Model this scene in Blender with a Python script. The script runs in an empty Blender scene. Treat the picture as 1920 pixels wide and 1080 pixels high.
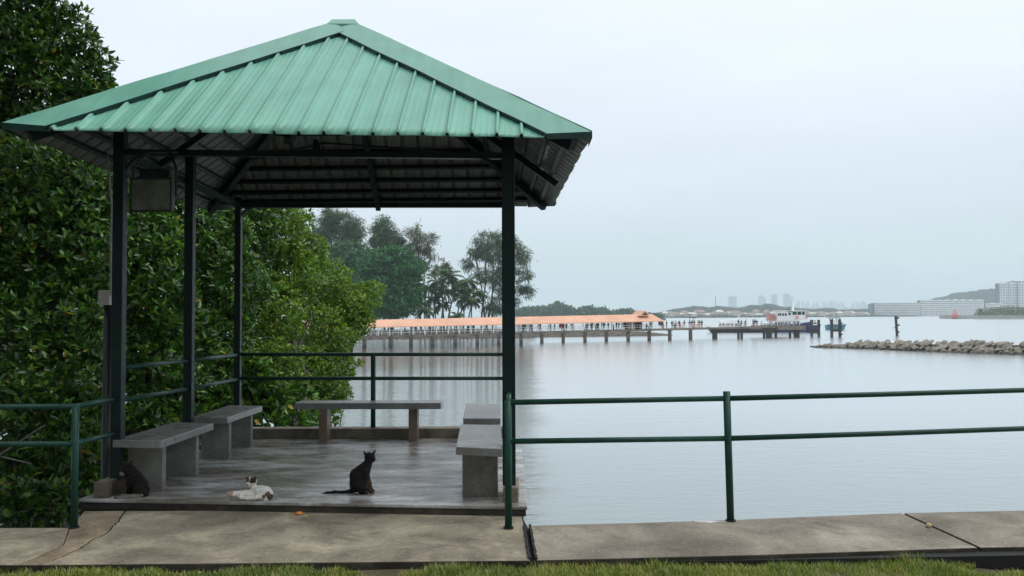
import bpy, math, random
import numpy as np
from mathutils import Vector, Matrix, noise as mnoise
R = math.radians
scene = bpy.context.scene
col = scene.collection
rng = np.random.default_rng(7)
random.seed(7)

# ------------------------------------------------------------------ camera
F = 1600.0                      # focal length in pixels of the 1920 px wide photograph
CAM = Vector((0.0, 0.0, 1.6))
PITCH = math.atan(50.5 / F)
ROLL = 0.0035
_r0, _u0 = Vector((1, 0, 0)), Vector((0, -math.sin(PITCH), math.cos(PITCH)))
FWD = Vector((0, math.cos(PITCH), math.sin(PITCH)))
RGT = _r0 * math.cos(ROLL) - _u0 * math.sin(ROLL)
UPV = _u0 * math.cos(ROLL) + _r0 * math.sin(ROLL)
cam_data = bpy.data.cameras.new("camera")
cam_data.sensor_width = 36.0
cam_data.lens = F / 1920.0 * 36.0
cam_data.clip_start = 0.1
cam_data.clip_end = 40000.0
cam = bpy.data.objects.new("camera", cam_data)
col.objects.link(cam)
m = Matrix((RGT, UPV, -FWD)).transposed().to_4x4()
m.translation = CAM
cam.matrix_world = m
scene.camera = cam

# ------------------------------------------------------------------ world, sun, exposure
SUN_EL, SUN_AZ = R(62), R(100)           # azimuth measured from +Y (ahead) towards +X (right)
world = bpy.data.worlds.new("World")
scene.world = world
world.use_nodes = True
nt = world.node_tree
nt.nodes.clear()
def wn(t, **k):
    n = nt.nodes.new(t)
    for a, b in k.items(): setattr(n, a, b)
    return n
out = wn('ShaderNodeOutputWorld'); bg = wn('ShaderNodeBackground'); bg.inputs[1].default_value = 0.1
sky = wn('ShaderNodeTexSky', sky_type='NISHITA', sun_disc=False, sun_elevation=SUN_EL, sun_rotation=SUN_AZ, dust_density=3.0, ozone_density=1.0)
tc = wn('ShaderNodeTexCoord'); sep = wn('ShaderNodeSeparateXYZ')
nt.links.new(tc.outputs['Generated'], sep.inputs[0])
ramp = wn('ShaderNodeValToRGB')
cr = ramp.color_ramp
stops = [(0.0, (.53, .64, .70)), (0.06, (.60, .70, .765)), (0.15, (.67, .755, .835)), (0.27, (.775, .845, .925)), (0.40, (.84, .90, .96)), (1.0, (1.02, 1.06, 1.10))]
cr.elements[0].position, cr.elements[1].position = 0.0, 1.0
cr.elements[0].color = (*stops[0][1], 1); cr.elements[1].color = (*stops[-1][1], 1)
for p, c in stops[1:-1]:
    e = cr.elements.new(p); e.color = (*c, 1)
nt.links.new(sep.outputs['Z'], ramp.inputs[0])
# soft cloud banks in the overcast
mapn = wn('ShaderNodeMapping'); mapn.inputs['Scale'].default_value = (1.2, 1.2, 5.0)
ns = wn('ShaderNodeTexNoise'); ns.inputs['Scale'].default_value = 2.2; ns.inputs['Detail'].default_value = 5
nt.links.new(tc.outputs['Generated'], mapn.inputs[0]); nt.links.new(mapn.outputs[0], ns.inputs[0])
mr = wn('ShaderNodeMapRange'); mr.inputs[1].default_value = .3; mr.inputs[2].default_value = .7; mr.inputs[3].default_value = 11.3; mr.inputs[4].default_value = 12.3
nt.links.new(ns.outputs[0], mr.inputs[0])
# sky dimmed out of view behind the camera to darken facing sides; full over the sea
dirn = wn('ShaderNodeVectorMath', operation='DOT_PRODUCT'); dirn.inputs[1].default_value = (0.45, 0.8, 0.55)
nt.links.new(tc.outputs['Generated'], dirn.inputs[0])
mr2 = wn('ShaderNodeMapRange', interpolation_type='SMOOTHSTEP'); mr2.inputs[1].default_value = -0.55; mr2.inputs[2].default_value = 0.35; mr2.inputs[3].default_value = 0.78; mr2.inputs[4].default_value = 1.0
nt.links.new(dirn.outputs['Value'], mr2.inputs[0])
mul = wn('ShaderNodeMath', operation='MULTIPLY'); nt.links.new(mr.outputs[0], mul.inputs[0]); nt.links.new(mr2.outputs[0], mul.inputs[1])
sc_ = wn('ShaderNodeVectorMath', operation='SCALE'); nt.links.new(ramp.outputs[0], sc_.inputs[0]); nt.links.new(mul.outputs[0], sc_.inputs['Scale'])
mx = wn('ShaderNodeMix', data_type='RGBA'); mx.inputs[0].default_value = 0.94
nt.links.new(sky.outputs[0], mx.inputs[6]); nt.links.new(sc_.outputs[0], mx.inputs[7])
nt.links.new(mx.outputs[2], bg.inputs[0]); nt.links.new(bg.outputs[0], out.inputs[0])

sun_d = bpy.data.lights.new("sun", 'SUN'); sun_d.energy = 1.4; sun_d.angle = R(30); sun_d.color = (1.0, 0.97, 0.92)
sun = bpy.data.objects.new("sun", sun_d); col.objects.link(sun)
sv = Vector((math.sin(SUN_AZ) * math.cos(SUN_EL), math.cos(SUN_AZ) * math.cos(SUN_EL), math.sin(SUN_EL)))
sun.rotation_euler = sv.to_track_quat('Z', 'Y').to_euler()
sun.location = (30, 20, 60)
scene.view_settings.view_transform = 'Standard'
scene.view_settings.look = 'None'
scene.view_settings.exposure = 0.0
scene.view_settings.gamma = 1.0
scene.render.engine = 'CYCLES'
scene.cycles.max_bounces = 8
scene.cycles.diffuse_bounces = 4
scene.cycles.transparent_max_bounces = 8
scene.cycles.volume_bounces = 1

# ------------------------------------------------------------------ placing helpers (photo pixel -> world point)
def ray(px, py):
    return FWD + RGT * ((px - 960) / F) + UPV * ((540 - py) / F)
def P(px, py, Y):               # the point of that pixel's line of sight at distance Y ahead
    d = ray(px, py); return CAM + d * (Y / d.y)
def G(px, py, z):               # the point of that pixel's line of sight at height z
    d = ray(px, py); return CAM + d * ((z - CAM.z) / d.z)
def V(*a): return Vector(a)

# ------------------------------------------------------------------ mesh builder
class MB:
    def __init__(s): s.v, s.f, s.m = [], [], []
    def add(s, vs, fs, mi=0):
        b = len(s.v); s.v += [tuple(v) for v in vs]; s.f += [tuple(i + b for i in f) for f in fs]; s.m += [mi] * len(fs); return s
    def hexa(s, q, mi=0):       # 8 corners: bottom 4 ccw, top 4 ccw
        return s.add(q, [(3, 2, 1, 0), (4, 5, 6, 7), (0, 1, 5, 4), (1, 2, 6, 5), (2, 3, 7, 6), (3, 0, 4, 7)], mi)
    def box(s, x0, x1, y0, y1, z0, z1, mi=0):
        return s.hexa([(x0, y0, z0), (x1, y0, z0), (x1, y1, z0), (x0, y1, z0), (x0, y0, z1), (x1, y0, z1), (x1, y1, z1), (x0, y1, z1)], mi)
    def slab(s, poly, z0, z1, mi=0, smi=None):   # poly of (x,y) ccw
        n = len(poly)
        vs = [(p[0], p[1], z0) for p in poly] + [(p[0], p[1], z1) for p in poly]
        s.add(vs, [tuple(range(n - 1, -1, -1)), tuple(range(n, 2 * n))], mi)
        b = len(s.v) - 2 * n; s.f += [(b + i, b + (i + 1) % n, b + n + (i + 1) % n, b + n + i) for i in range(n)]; s.m += [mi if smi is None else smi] * n
        return s
    def bar(s, a, b, w, h, up=(0, 0, 1), mi=0):   # rectangular bar from a to b
        a, b = Vector(a), Vector(b); d = (b - a).normalized(); u = Vector(up)
        x = d.cross(u).normalized() * (w / 2); z = x.normalized().cross(d).normalized() * (h / 2)
        return s.hexa([a - x - z, a + x - z, b + x - z, b - x - z, a - x + z, a + x + z, b + x + z, b - x + z], mi)
    def tube(s, pts, rad, n=10, mi=0, cap=True):
        pts = [Vector(p) for p in pts]
        if not isinstance(rad, (list, tuple)): rad = [rad] * len(pts)
        rings = []; t0 = None
        for i, p in enumerate(pts):
            t = (pts[min(i + 1, len(pts) - 1)] - pts[max(i - 1, 0)]).normalized()
            if t0 is None:
                x = t.cross(Vector((0, 0, 1)) if abs(t.z) < .9 else Vector((1, 0, 0))).normalized()
            else:
                x = (x - t * x.dot(t)).normalized()
            t0 = t; y = t.cross(x)
            rings.append([p + (x * math.cos(2 * math.pi * k / n) + y * math.sin(2 * math.pi * k / n)) * rad[i] for k in range(n)])
        vs = [v for r in rings for v in r]; fs = []
        for i in range(len(rings) - 1):
            for k in range(n):
                a = i * n + k; b = i * n + (k + 1) % n
                fs.append((a, b, b + n, a + n))
        if cap: fs += [tuple(range(n - 1, -1, -1)), tuple(range(len(vs) - n, len(vs)))]
        return s.add(vs, fs, mi)
    def build(s, name, mats, parent=None, origin=None, smooth=False, bevel=0, label=None):
        if not isinstance(mats, (list, tuple)): mats = [mats]
        off = Vector((0, 0, 0))
        if parent is not None:
            r = parent
            while r.parent: r = r.parent
            off = Vector(r.location)
        elif origin is not None: off = Vector(origin)
        me = bpy.data.meshes.new(name)
        me.from_pydata([(v[0] - off[0], v[1] - off[1], v[2] - off[2]) for v in s.v], [], s.f)
        for mm in mats: me.materials.append(mm)
        if len(mats) > 1: me.polygons.foreach_set('material_index', s.m)
        if smooth: me.polygons.foreach_set('use_smooth', [True] * len(me.polygons))
        me.update()
        o = bpy.data.objects.new(name, me); col.objects.link(o)
        if parent is not None: o.parent = parent
        elif origin is not None: o.location = off
        if bevel:
            bm_ = o.modifiers.new('bevel', 'BEVEL'); bm_.width = bevel; bm_.segments = 2; bm_.limit_method = 'ANGLE'; bm_.angle_limit = R(40)
        if smooth and bevel == 0 and smooth == 'auto':
            pass
        if label: o['label'] = label
        return o

def np_mesh(name, verts, faces, mats, parent=None, origin=None, smooth=False, colors=None, midx=None):
    verts = np.asarray(verts, dtype=np.float32); faces = np.asarray(faces, dtype=np.int32)
    off = np.zeros(3, dtype=np.float32)
    if parent is not None:
        r = parent
        while r.parent: r = r.parent
        off = np.array(r.location, dtype=np.float32)
    elif origin is not None: off = np.array(origin, dtype=np.float32)
    me = bpy.data.meshes.new(name)
    k = faces.shape[1]
    me.vertices.add(len(verts)); me.vertices.foreach_set('co', (verts - off).ravel())
    me.loops.add(faces.size); me.loops.foreach_set('vertex_index', faces.ravel())
    me.polygons.add(len(faces))
    me.polygons.foreach_set('loop_start', np.arange(0, faces.size, k, dtype=np.int32))
    me.polygons.foreach_set('loop_total', np.full(len(faces), k, dtype=np.int32))
    if smooth: me.polygons.foreach_set('use_smooth', np.ones(len(faces), dtype=bool))
    if not isinstance(mats, (list, tuple)): mats = [mats]
    for mm in mats: me.materials.append(mm)
    if midx is not None: me.polygons.foreach_set('material_index', np.asarray(midx, dtype=np.int32))
    me.update(calc_edges=True)
    if colors is not None:
        ca = me.color_attributes.new('Col', 'FLOAT_COLOR', 'POINT')
        c4 = np.ones((len(verts), 4), dtype=np.float32); c4[:, :3] = colors
        ca.data.foreach_set('color', c4.ravel())
    o = bpy.data.objects.new(name, me); col.objects.link(o)
    if parent is not None: o.parent = parent
    elif origin is not None: o.location = Vector([float(x) for x in off])
    return o

def tag(o, label=None, cat=None, group=None, kind=None):
    if label: o['label'] = label
    if cat: o['category'] = cat
    if group: o['group'] = group
    if kind: o['kind'] = kind
    return o
def root(name, loc, label, cat, group=None):
    e = bpy.data.objects.new(name, None); col.objects.link(e); e.location = Vector(loc); e.empty_display_size = 0.2
    return tag(e, label, cat, group)
def kids(o): return [c for c in bpy.data.objects if c.parent is o]
def copy_tree(o, loc=None, parent=None, label=None):
    c = o.copy(); col.objects.link(c)
    if parent is not None: c.parent = parent
    if loc is not None: c.location = Vector(loc)
    if label: c['label'] = label
    for ch in kids(o): copy_tree(ch, None, c)
    return c

# ------------------------------------------------------------------ materials
def new_mat(name):
    m_ = bpy.data.materials.new(name); m_.use_nodes = True
    return m_, m_.node_tree, m_.node_tree.nodes['Principled BSDF']
def N(t, typ, **k):
    n = t.nodes.new(typ)
    for a, b in k.items():
        if a in ('Scale', 'Detail', 'Roughness', 'Distortion'): n.inputs[a].default_value = b
        else: setattr(n, a, b)
    return n
def rampn(t, src, stops):
    r = t.nodes.new('ShaderNodeValToRGB'); c = r.color_ramp
    c.elements[0].position, c.elements[1].position = stops[0][0], stops[-1][0]
    c.elements[0].color, c.elements[1].color = (*stops[0][1], 1), (*stops[-1][1], 1)
    for p, cc in stops[1:-1]: c.elements.new(p).color = (*cc, 1)
    t.links.new(src, r.inputs[0]); return r.outputs[0]
def mixc(t, fac, a, b, mode='MIX'):
    n = t.nodes.new('ShaderNodeMix'); n.data_type = 'RGBA'; n.blend_type = mode
    for i, x in ((0, fac), (6, a), (7, b)):
        if hasattr(x, 'is_linked') or hasattr(x, 'links'): t.links.new(x, n.inputs[i])
        elif i == 0: n.inputs[0].default_value = x
        else: n.inputs[i].default_value = (*x, 1)
    return n.outputs[2]
def coords(t, scale=(1, 1, 1), kind='Object'):
    c = t.nodes.new('ShaderNodeTexCoord'); mp = t.nodes.new('ShaderNodeMapping'); mp.inputs['Scale'].default_value = scale
    t.links.new(c.outputs[kind], mp.inputs[0]); return mp.outputs[0]
def noise_of(t, vec, scale, detail=4, rough=.55, dist=0):
    n = N(t, 'ShaderNodeTexNoise', Scale=scale, Detail=detail, Roughness=rough, Distortion=dist)
    t.links.new(vec, n.inputs['Vector']); return n.outputs[0]
def bump(t, b, h, strength=.3, dist=.01):
    n = t.nodes.new('ShaderNodeBump'); n.inputs['Strength'].default_value = strength; n.inputs['Distance'].default_value = dist
    t.links.new(h, n.inputs['Height']); t.links.new(n.outputs[0], b.inputs['Normal']); return n
def maprange(t, src, a, b, c, d):
    n = t.nodes.new('ShaderNodeMapRange')
    for i, x in enumerate((a, b, c, d)): n.inputs[i + 1].default_value = x
    t.links.new(src, n.inputs[0]); return n.outputs[0]

def plain(name, c, rough=.6, var=.25, scale=6, metal=0, spec=.5):
    m_, t, b = new_mat(name); v = coords(t)
    lo = tuple(x * (1 - var) for x in c); hi = tuple(min(1, x * (1 + var)) for x in c)
    t.links.new(rampn(t, noise_of(t, v, scale, 5, .6), [(.3, lo), (.7, hi)]), b.inputs['Base Color'])
    b.inputs['Roughness'].default_value = rough; b.inputs['Metallic'].default_value = metal
    b.inputs['Specular IOR Level'].default_value = spec
    return m_

def concrete(name, stops, rough=(.5, .8), big=.9, fine=60, bumpd=.004, stain=(.10, .08, .06), stain_amt=.5, speck=0.0, stretch=(1, 1, 1), stain_scale=1.7):
    m_, t, b = new_mat(name); v = coords(t, stretch)
    base = rampn(t, noise_of(t, v, big, 7, .62, .6), stops)
    fn = noise_of(t, v, fine, 5, .7)
    c = mixc(t, .55, base, rampn(t, fn, [(.3, (.45, .45, .45)), (.7, (1.35, 1.35, 1.35))]), 'MULTIPLY')
    sm = rampn(t, noise_of(t, v, stain_scale, 8, .68, 1.2), [(.52, (0, 0, 0)), (.70, (stain_amt,) * 3)])
    c = mixc(t, sm, c, stain)
    if speck:
        vo = N(t, 'ShaderNodeTexVoronoi', Scale=speck); t.links.new(v, vo.inputs['Vector'])
        s_ = rampn(t, vo.outputs['Distance'], [(.0, (1, 1, 1)), (.22, (0, 0, 0))])
        c = mixc(t, s_, c, mixc(t, vo.outputs['Color'], (.09, .085, .08), (.50, .46, .40)))
    t.links.new(c, b.inputs['Base Color'])
    t.links.new(maprange(t, noise_of(t, v, big * 2.3, 5, .6, .5), .3, .7, rough[0], rough[1]), b.inputs['Roughness'])
    mm = N(t, 'ShaderNodeMath', operation='ADD'); t.links.new(fn, mm.inputs[0]); t.links.new(noise_of(t, v, fine * .2, 4), mm.inputs[1])
    bump(t, b, mm.outputs[0], .6, bumpd)
    return m_
M = {}
M['walk'] = concrete('walk_concrete', [(.30, (.13, .110, .078)), (.5, (.27, .235, .175)), (.70, (.47, .415, .30))], rough=(.7, .95), big=1.9, fine=24, speck=20, stain=(.10, .085, .055), stain_amt=.75, bumpd=.008)
M['walk_old'] = concrete('walk_concrete_old', [(.32, (.16, .118, .072)), (.5, (.26, .205, .135)), (.68, (.40, .33, .235))], rough=(.7, .95), big=1.8, fine=28, speck=22, stain=(.08, .06, .04), stain_amt=.6)
M['walk_right'] = concrete('walk_concrete_right', [(.32, (.135, .115, .088)), (.5, (.23, .20, .155)), (.68, (.37, .33, .26))], rough=(.7, .95), big=1.3, fine=28, speck=22, stain=(.06, .052, .045), stain_amt=.6)
M['floor'] = concrete('pavilion_floor', [(.30, (.12, .10, .078)), (.44, (.22, .205, .18)), (.53, (.40, .395, .385)), (.63, (.64, .645, .65))], rough=(.13, .42), big=1.35, fine=30, stretch=(.8, 2.1, 1), stain=(.07, .055, .038), stain_amt=.75, bumpd=.003, stain_scale=1.25)
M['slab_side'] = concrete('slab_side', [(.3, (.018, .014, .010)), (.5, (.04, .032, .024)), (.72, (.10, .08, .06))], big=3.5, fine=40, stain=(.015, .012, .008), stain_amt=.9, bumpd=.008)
M['kerb'] = concrete('kerb', [(.3, (.13, .105, .075)), (.5, (.21, .175, .13)), (.7, (.32, .28, .21))], big=3.5, fine=45, stain=(.06, .042, .028), stain_amt=.8, bumpd=.008)
M['bench'] = concrete('bench_terrazzo', [(.3, (.17, .17, .16)), (.5, (.23, .23, .225)), (.7, (.29, .29, .285))], rough=(.22, .42), big=2.2, fine=170, stain=(.15, .145, .13), stain_amt=.08, bumpd=.001)
M['leg'] = concrete('bench_leg', [(.3, (.15, .14, .12)), (.5, (.21, .205, .185)), (.7, (.29, .285, .265))], rough=(.6, .85), big=3.5, fine=80, stain=(.06, .052, .038), stain_amt=.7, bumpd=.002)
M['bench_leg_shade'] = concrete('bench_leg_shade', [(.3, (.16, .11, .075)), (.5, (.22, .155, .11)), (.7, (.30, .22, .16))], rough=(.4, .7), big=4, fine=80, stain=(.08, .05, .03), stain_amt=.7, bumpd=.002)  # leg tone browned and darkened: shade at the back bench put into colour
M['joint'] = plain('joint_filler', (.012, .012, .012), .8)

def painted(name, c, rough=.35, chips=(.30, .30, .27), chip_lo=.70):
    m_, t, b = new_mat(name); v = coords(t)
    base = rampn(t, noise_of(t, v, 9, 6, .65), [(.3, tuple(x * .75 for x in c)), (.7, tuple(x * 1.25 for x in c))])
    ch = rampn(t, noise_of(t, v, 55, 6, .7), [(chip_lo, (0, 0, 0)), (chip_lo + .03, (.9, .9, .9))])
    t.links.new(mixc(t, ch, base, chips), b.inputs['Base Color']); b.inputs['Specular IOR Level'].default_value = .2
    t.links.new(maprange(t, noise_of(t, v, 20, 4), .3, .7, rough, rough + .2), b.inputs['Roughness'])
    bump(t, b, noise_of(t, v, 70, 4), .25, .002)
    return m_
M['steel'] = painted('dark_green_steel', (.010, .024, .024), .32, chip_lo=.78)
M['rail'] = painted('green_rail_paint', (.016, .062, .046), .3, chip_lo=.68)
M['black'] = plain('black_metal', (.012, .013, .013), .45)
M['glass_lamp'] = None
m_, t, b = new_mat('lamp_glass'); v = coords(t)
t.links.new(rampn(t, noise_of(t, v, 5, 5, .6, 1), [(.35, (.10, .105, .09)), (.7, (.23, .23, .20))]), b.inputs['Base Color']); b.inputs['Roughness'].default_value = .12
M['lamp_glass'] = m_
M['box_grey'] = plain('box_grey', (.42, .40, .37), .5)

# roof sheet: pale sea-green factory paint with faint streaks down the slope
def sheet(name, c0, c1, c2, rough, scratch=True):
    m_, t, b = new_mat(name)
    at = N(t, 'ShaderNodeAttribute', attribute_name='suv')
    mp = t.nodes.new('ShaderNodeMapping'); mp.inputs['Scale'].default_value = (60, .8, 1); t.links.new(at.outputs['Vector'], mp.inputs[0])
    st = noise_of(t, mp.outputs[0], 1.0, 6, .65, .2)
    mp2 = t.nodes.new('ShaderNodeMapping'); mp2.inputs['Scale'].default_value = (1.5, 1.1, 1); t.links.new(at.outputs['Vector'], mp2.inputs[0])
    bl = noise_of(t, mp2.outputs[0], 1.2, 6, .6, .5)
    c = rampn(t, st, [(.28, c0), (.5, c1), (.75, c2)])
    c = mixc(t, .7, c, rampn(t, bl, [(.3, (.72, .75, .74)), (.7, (1.16, 1.14, 1.13))]), 'MULTIPLY')
    if scratch:
        mp3 = t.nodes.new('ShaderNodeMapping'); mp3.inputs['Scale'].default_value = (9, 7, 1); t.links.new(at.outputs['Vector'], mp3.inputs[0])
        sc2 = rampn(t, noise_of(t, mp3.outputs[0], 1.0, 7, .72, 1.5), [(.735, (0, 0, 0)), (.75, (.9, .9, .9))])
        c = mixc(t, sc2, c, (.62, .72, .68))
    t.links.new(c, b.inputs['Base Color'])
    b.inputs['Roughness'].default_value = rough
    bump(t, b, bl, .12, .02)
    return m_
M['roof'] = sheet('roof_green', (.15, .39, .295), (.175, .435, .335), (.205, .48, .375), .42)
M['cap'] = sheet('hip_cap_green', (.125, .34, .255), (.155, .39, .30), (.185, .44, .34), .36, False)
M['under'] = sheet('roof_underside', (.11, .118, .108), (.15, .16, .15), (.19, .20, .19), .6, False)
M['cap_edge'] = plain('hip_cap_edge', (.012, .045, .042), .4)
M['tape'] = plain('tin_patch', (.42, .50, .47), .4, .4, 30)

# leaves
def leafmat(name, cols, rough=.34, trans=.22, tint_scale=.8, hazy=False):
    m_, t, b = new_mat(name)
    g = N(t, 'ShaderNodeNewGeometry')
    c = rampn(t, g.outputs['Random Per Island'], cols)
    v = coords(t)
    c = mixc(t, .8, c, rampn(t, noise_of(t, v, tint_scale, 3, .6), [(.3, (.6, .72, .6)), (.7, (1.35, 1.25, 1.1))]), 'MULTIPLY')
    t.links.new(c, b.inputs['Base Color']); b.inputs['Roughness'].default_value = rough
    b.inputs['Specular IOR Level'].default_value = .5
    tr = N(t, 'ShaderNodeBsdfTranslucent'); t.links.new(mixc(t, 1.0, c, (1.5, 1.6, .55), 'MULTIPLY'), tr.inputs[0])
    ms = N(t, 'ShaderNodeMixShader'); ms.inputs[0].default_value = trans
    t.links.new(b.outputs[0], ms.inputs[1]); t.links.new(tr.outputs[0], ms.inputs[2])
    t.links.new(ms.outputs[0], t.nodes['Material Output'].inputs[0])
    return m_
M['leaf_near'] = leafmat('mangrove_leaf', [(0, (.012, .042, .009)), (.4, (.030, .090, .013)), (.75, (.060, .155, .018)), (.93, (.12, .26, .03)), (.985, (.16, .24, .03)), (1, (.42, .27, .03))])
M['leaf_bright'] = leafmat('mangrove_leaf_bright', [(0, (.045, .105, .010)), (.4, (.080, .18, .014)), (.8, (.145, .27, .02)), (.97, (.26, .36, .04)), (1, (.40, .30, .04))])
M['leaf_casuarina'] = leafmat('casuarina_needles', [(0, (.035, .070, .040)), (.5, (.060, .11, .06)), (1, (.10, .16, .085))], .7, .2, .12)
M['leaf_casuarina_warm'] = leafmat('casuarina_needles_warm', [(0, (.05, .065, .030)), (.5, (.08, .10, .045)), (1, (.13, .135, .07))], .7, .2, .12)
M['leaf_dense'] = leafmat('dense_leaf', [(0, (.010, .065, .022)), (.5, (.020, .12, .038)), (1, (.045, .20, .06))], .6, .15, .45)
M['leaf_mid'] = leafmat('mid_leaf', [(0, (.025, .085, .040)), (.5, (.045, .13, .06)), (1, (.07, .18, .08))], .6, .15, .45)
M['palm'] = leafmat('palm_frond', [(0, (.025, .070, .028)), (.5, (.05, .12, .045)), (1, (.12, .19, .08))], .5, .15, .2)
M['grass'] = leafmat('grass_blade', [(0, (.08, .15, .025)), (.35, (.16, .25, .045)), (.6, (.26, .33, .07)), (.78, (.42, .38, .15)), (1, (.52, .42, .22))], .5, .25, 1.5)
M['bush'] = leafmat('bush_leaf', [(0, (.06, .09, .04)), (.5, (.085, .13, .05)), (1, (.12, .17, .07))], .7, .1, .05)
def bark(name, c):
    m_, t, b = new_mat(name); v = coords(t, (1, 1, .25))
    n = noise_of(t, v, 22, 6, .7)
    t.links.new(rampn(t, n, [(.3, tuple(x * .45 for x in c)), (.7, tuple(x * 1.4 for x in c))]), b.inputs['Base Color'])
    b.inputs['Roughness'].default_value = .9; bump(t, b, n, .7, .02); return m_
M['bark'] = bark('mangrove_bark', (.10, .085, .065))
M['bark_far'] = bark('far_bark', (.055, .048, .04))
M['bark_palm'] = bark('palm_bark', (.12, .105, .085))

# ground
m_, t, b = new_mat('soil'); v = coords(t)
n1 = noise_of(t, v, 5, 7, .7)
t.links.new(rampn(t, n1, [(.3, (.045, .035, .022)), (.5, (.09, .075, .04)), (.7, (.15, .13, .07))]), b.inputs['Base Color']); b.inputs['Roughness'].default_value = .95
bump(t, b, noise_of(t, v, 30, 6, .7), .8, .02); M['soil'] = m_
M['mud'] = plain('mud', (.018, .017, .013), .8, .4, 2, spec=.2)

# water: calm tidal sea, silty green below, mirror-like at this low angle
m_, t, b = new_mat('sea_water')
v = coords(t)
def wmap(sx, sy, rot=0):
    mp = t.nodes.new('ShaderNodeMapping'); mp.inputs['Scale'].default_value = (sx, sy, 1); mp.inputs['Rotation'].default_value = (0, 0, rot)
    t.links.new(v, mp.inputs[0]); return mp.outputs[0]
w1 = noise_of(t, wmap(.35, 1.15, .06), 1.0, 5, .62, .4)
w2 = noise_of(t, wmap(1.6, 4.2, -.10), 1.0, 3, .6, .3)
w3 = noise_of(t, wmap(.012, .035, .2), 1.0, 3, .6, .8)
ripple = N(t, 'ShaderNodeMath', operation='MULTIPLY'); t.links.new(w2, ripple.inputs[0]); ripple.inputs[1].default_value = .55
hsum = N(t, 'ShaderNodeMath', operation='ADD'); t.links.new(w1, hsum.inputs[0]); t.links.new(ripple.outputs[0], hsum.inputs[1])
bn = t.nodes.new('ShaderNodeBump'); bn.inputs['Distance'].default_value = .20
sx = N(t, 'ShaderNodeSeparateXYZ'); t.links.new(v, sx.inputs[0])
shel = N(t, 'ShaderNodeMath', operation='MULTIPLY_ADD'); t.links.new(sx.outputs[1], shel.inputs[0]); shel.inputs[1].default_value = -.024; t.links.new(sx.outputs[0], shel.inputs[2])
jig = N(t, 'ShaderNodeMath', operation='MULTIPLY_ADD'); t.links.new(noise_of(t, wmap(.12, .5), 1.0, 4, .6), jig.inputs[0]); jig.inputs[1].default_value = 3.0; t.links.new(shel.outputs[0], jig.inputs[2])
calm = maprange(t, jig.outputs[0], .6, 2.6, 1.0, .18)         # breeze-ruffled by the mangroves, sheltered and glassy further out
st_ = N(t, 'ShaderNodeMath', operation='MULTIPLY'); t.links.new(calm, st_.inputs[0]); t.links.new(maprange(t, w3, .35, .65, .16, .26), st_.inputs[1])
nr_ = N(t, 'ShaderNodeMath', operation='MULTIPLY'); t.links.new(st_.outputs[0], nr_.inputs[0]); t.links.new(maprange(t, sx.outputs[1], 28, 110, 2.6, 1.0), nr_.inputs[1]); t.links.new(nr_.outputs[0], bn.inputs['Strength'])
t.links.new(hsum.outputs[0], bn.inputs['Height'])
dif = N(t, 'ShaderNodeBsdfDiffuse'); t.links.new(rampn(t, w3, [(.3, (.030, .070, .052)), (.7, (.045, .088, .070))]), dif.inputs[0])
glo = N(t, 'ShaderNodeBsdfGlossy'); glo.inputs['Color'].default_value = (.93, .95, .955, 1); glo.inputs['Roughness'].default_value = .06
t.links.new(bn.outputs[0], glo.inputs['Normal']); t.links.new(maprange(t, calm, .18, 1.0, .20, .03), glo.inputs['Roughness'])
fr = N(t, 'ShaderNodeFresnel'); fr.inputs[0].default_value = 3.0
t.links.new(bn.outputs[0], fr.inputs['Normal']); frm = maprange(t, fr.outputs[0], .25, .58, .30, .96)
ms = N(t, 'ShaderNodeMixShader'); t.links.new(frm, ms.inputs[0]); t.links.new(dif.outputs[0], ms.inputs[1]); t.links.new(glo.outputs[0], ms.inputs[2])
t.links.new(ms.outputs[0], t.nodes['Material Output'].inputs[0])
M['water'] = m_

# far things
M['pier_roof'] = plain('pier_roof_tiles', (.66, .37, .25), .75, .14, .25)
M['pier_conc'] = plain('pier_concrete', (.17, .145, .12), .85, .4, 1.2)
M['pile'] = plain('pile_concrete', (.12, .105, .088), .85, .5, 1.4)
M['pile_dark'] = plain('pile_dark', (.045, .040, .036), .85, .4, 1.4)
M['white'] = plain('white_paint', (.86, .87, .87), .5, .08, 2)
M['beige'] = plain('beige_wall', (.50, .44, .34), .8, .1, 1)
M['rock'] = concrete('rock', [(.3, (.17, .15, .12)), (.5, (.33, .295, .24)), (.7, (.52, .47, .39))], rough=(.8, .95), big=.9, fine=9, stain=(.06, .05, .04), stain_amt=.7, bumpd=.08)
M['rock_dark'] = plain('rock_dark', (.10, .085, .07), .9, .6, 1.2)
M['navy'] = plain('navy_hull', (.010, .024, .105), .35, .2, 1)
M['hull_black'] = plain('hull_black', (.018, .02, .022), .4, .3, 1)
M['boat_blue'] = plain('boat_blue', (.05, .21, .33), .45, .2, 1)
M['win_dark'] = plain('window_dark', (.03, .04, .045), .15, .2, 1)
M['red'] = plain('signal_red', (.85, .09, .045), .5, .1, 1)
M['orange'] = plain('lifebuoy_orange', (.75, .14, .06), .5, .1, 1)
M['hill'] = plain('hill_forest', (.018, .040, .034), .95, .5, .03, spec=.1)
M['isle'] = plain('island_forest', (.045, .10, .055), .95, .5, .08, spec=.1)
M['hotel'] = plain('hotel_white', (.85, .86, .86), .7, .05, .05)
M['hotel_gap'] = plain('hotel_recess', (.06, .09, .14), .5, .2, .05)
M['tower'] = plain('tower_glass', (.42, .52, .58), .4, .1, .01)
M['house'] = plain('house_wall', (.62, .58, .52), .8, .1, .05)
M['house_roof'] = plain('house_roof', (.30, .20, .16), .8, .1, .05)
M['seawall'] = plain('seawall_grey', (.33, .33, .31), .85, .2, .05)
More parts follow.
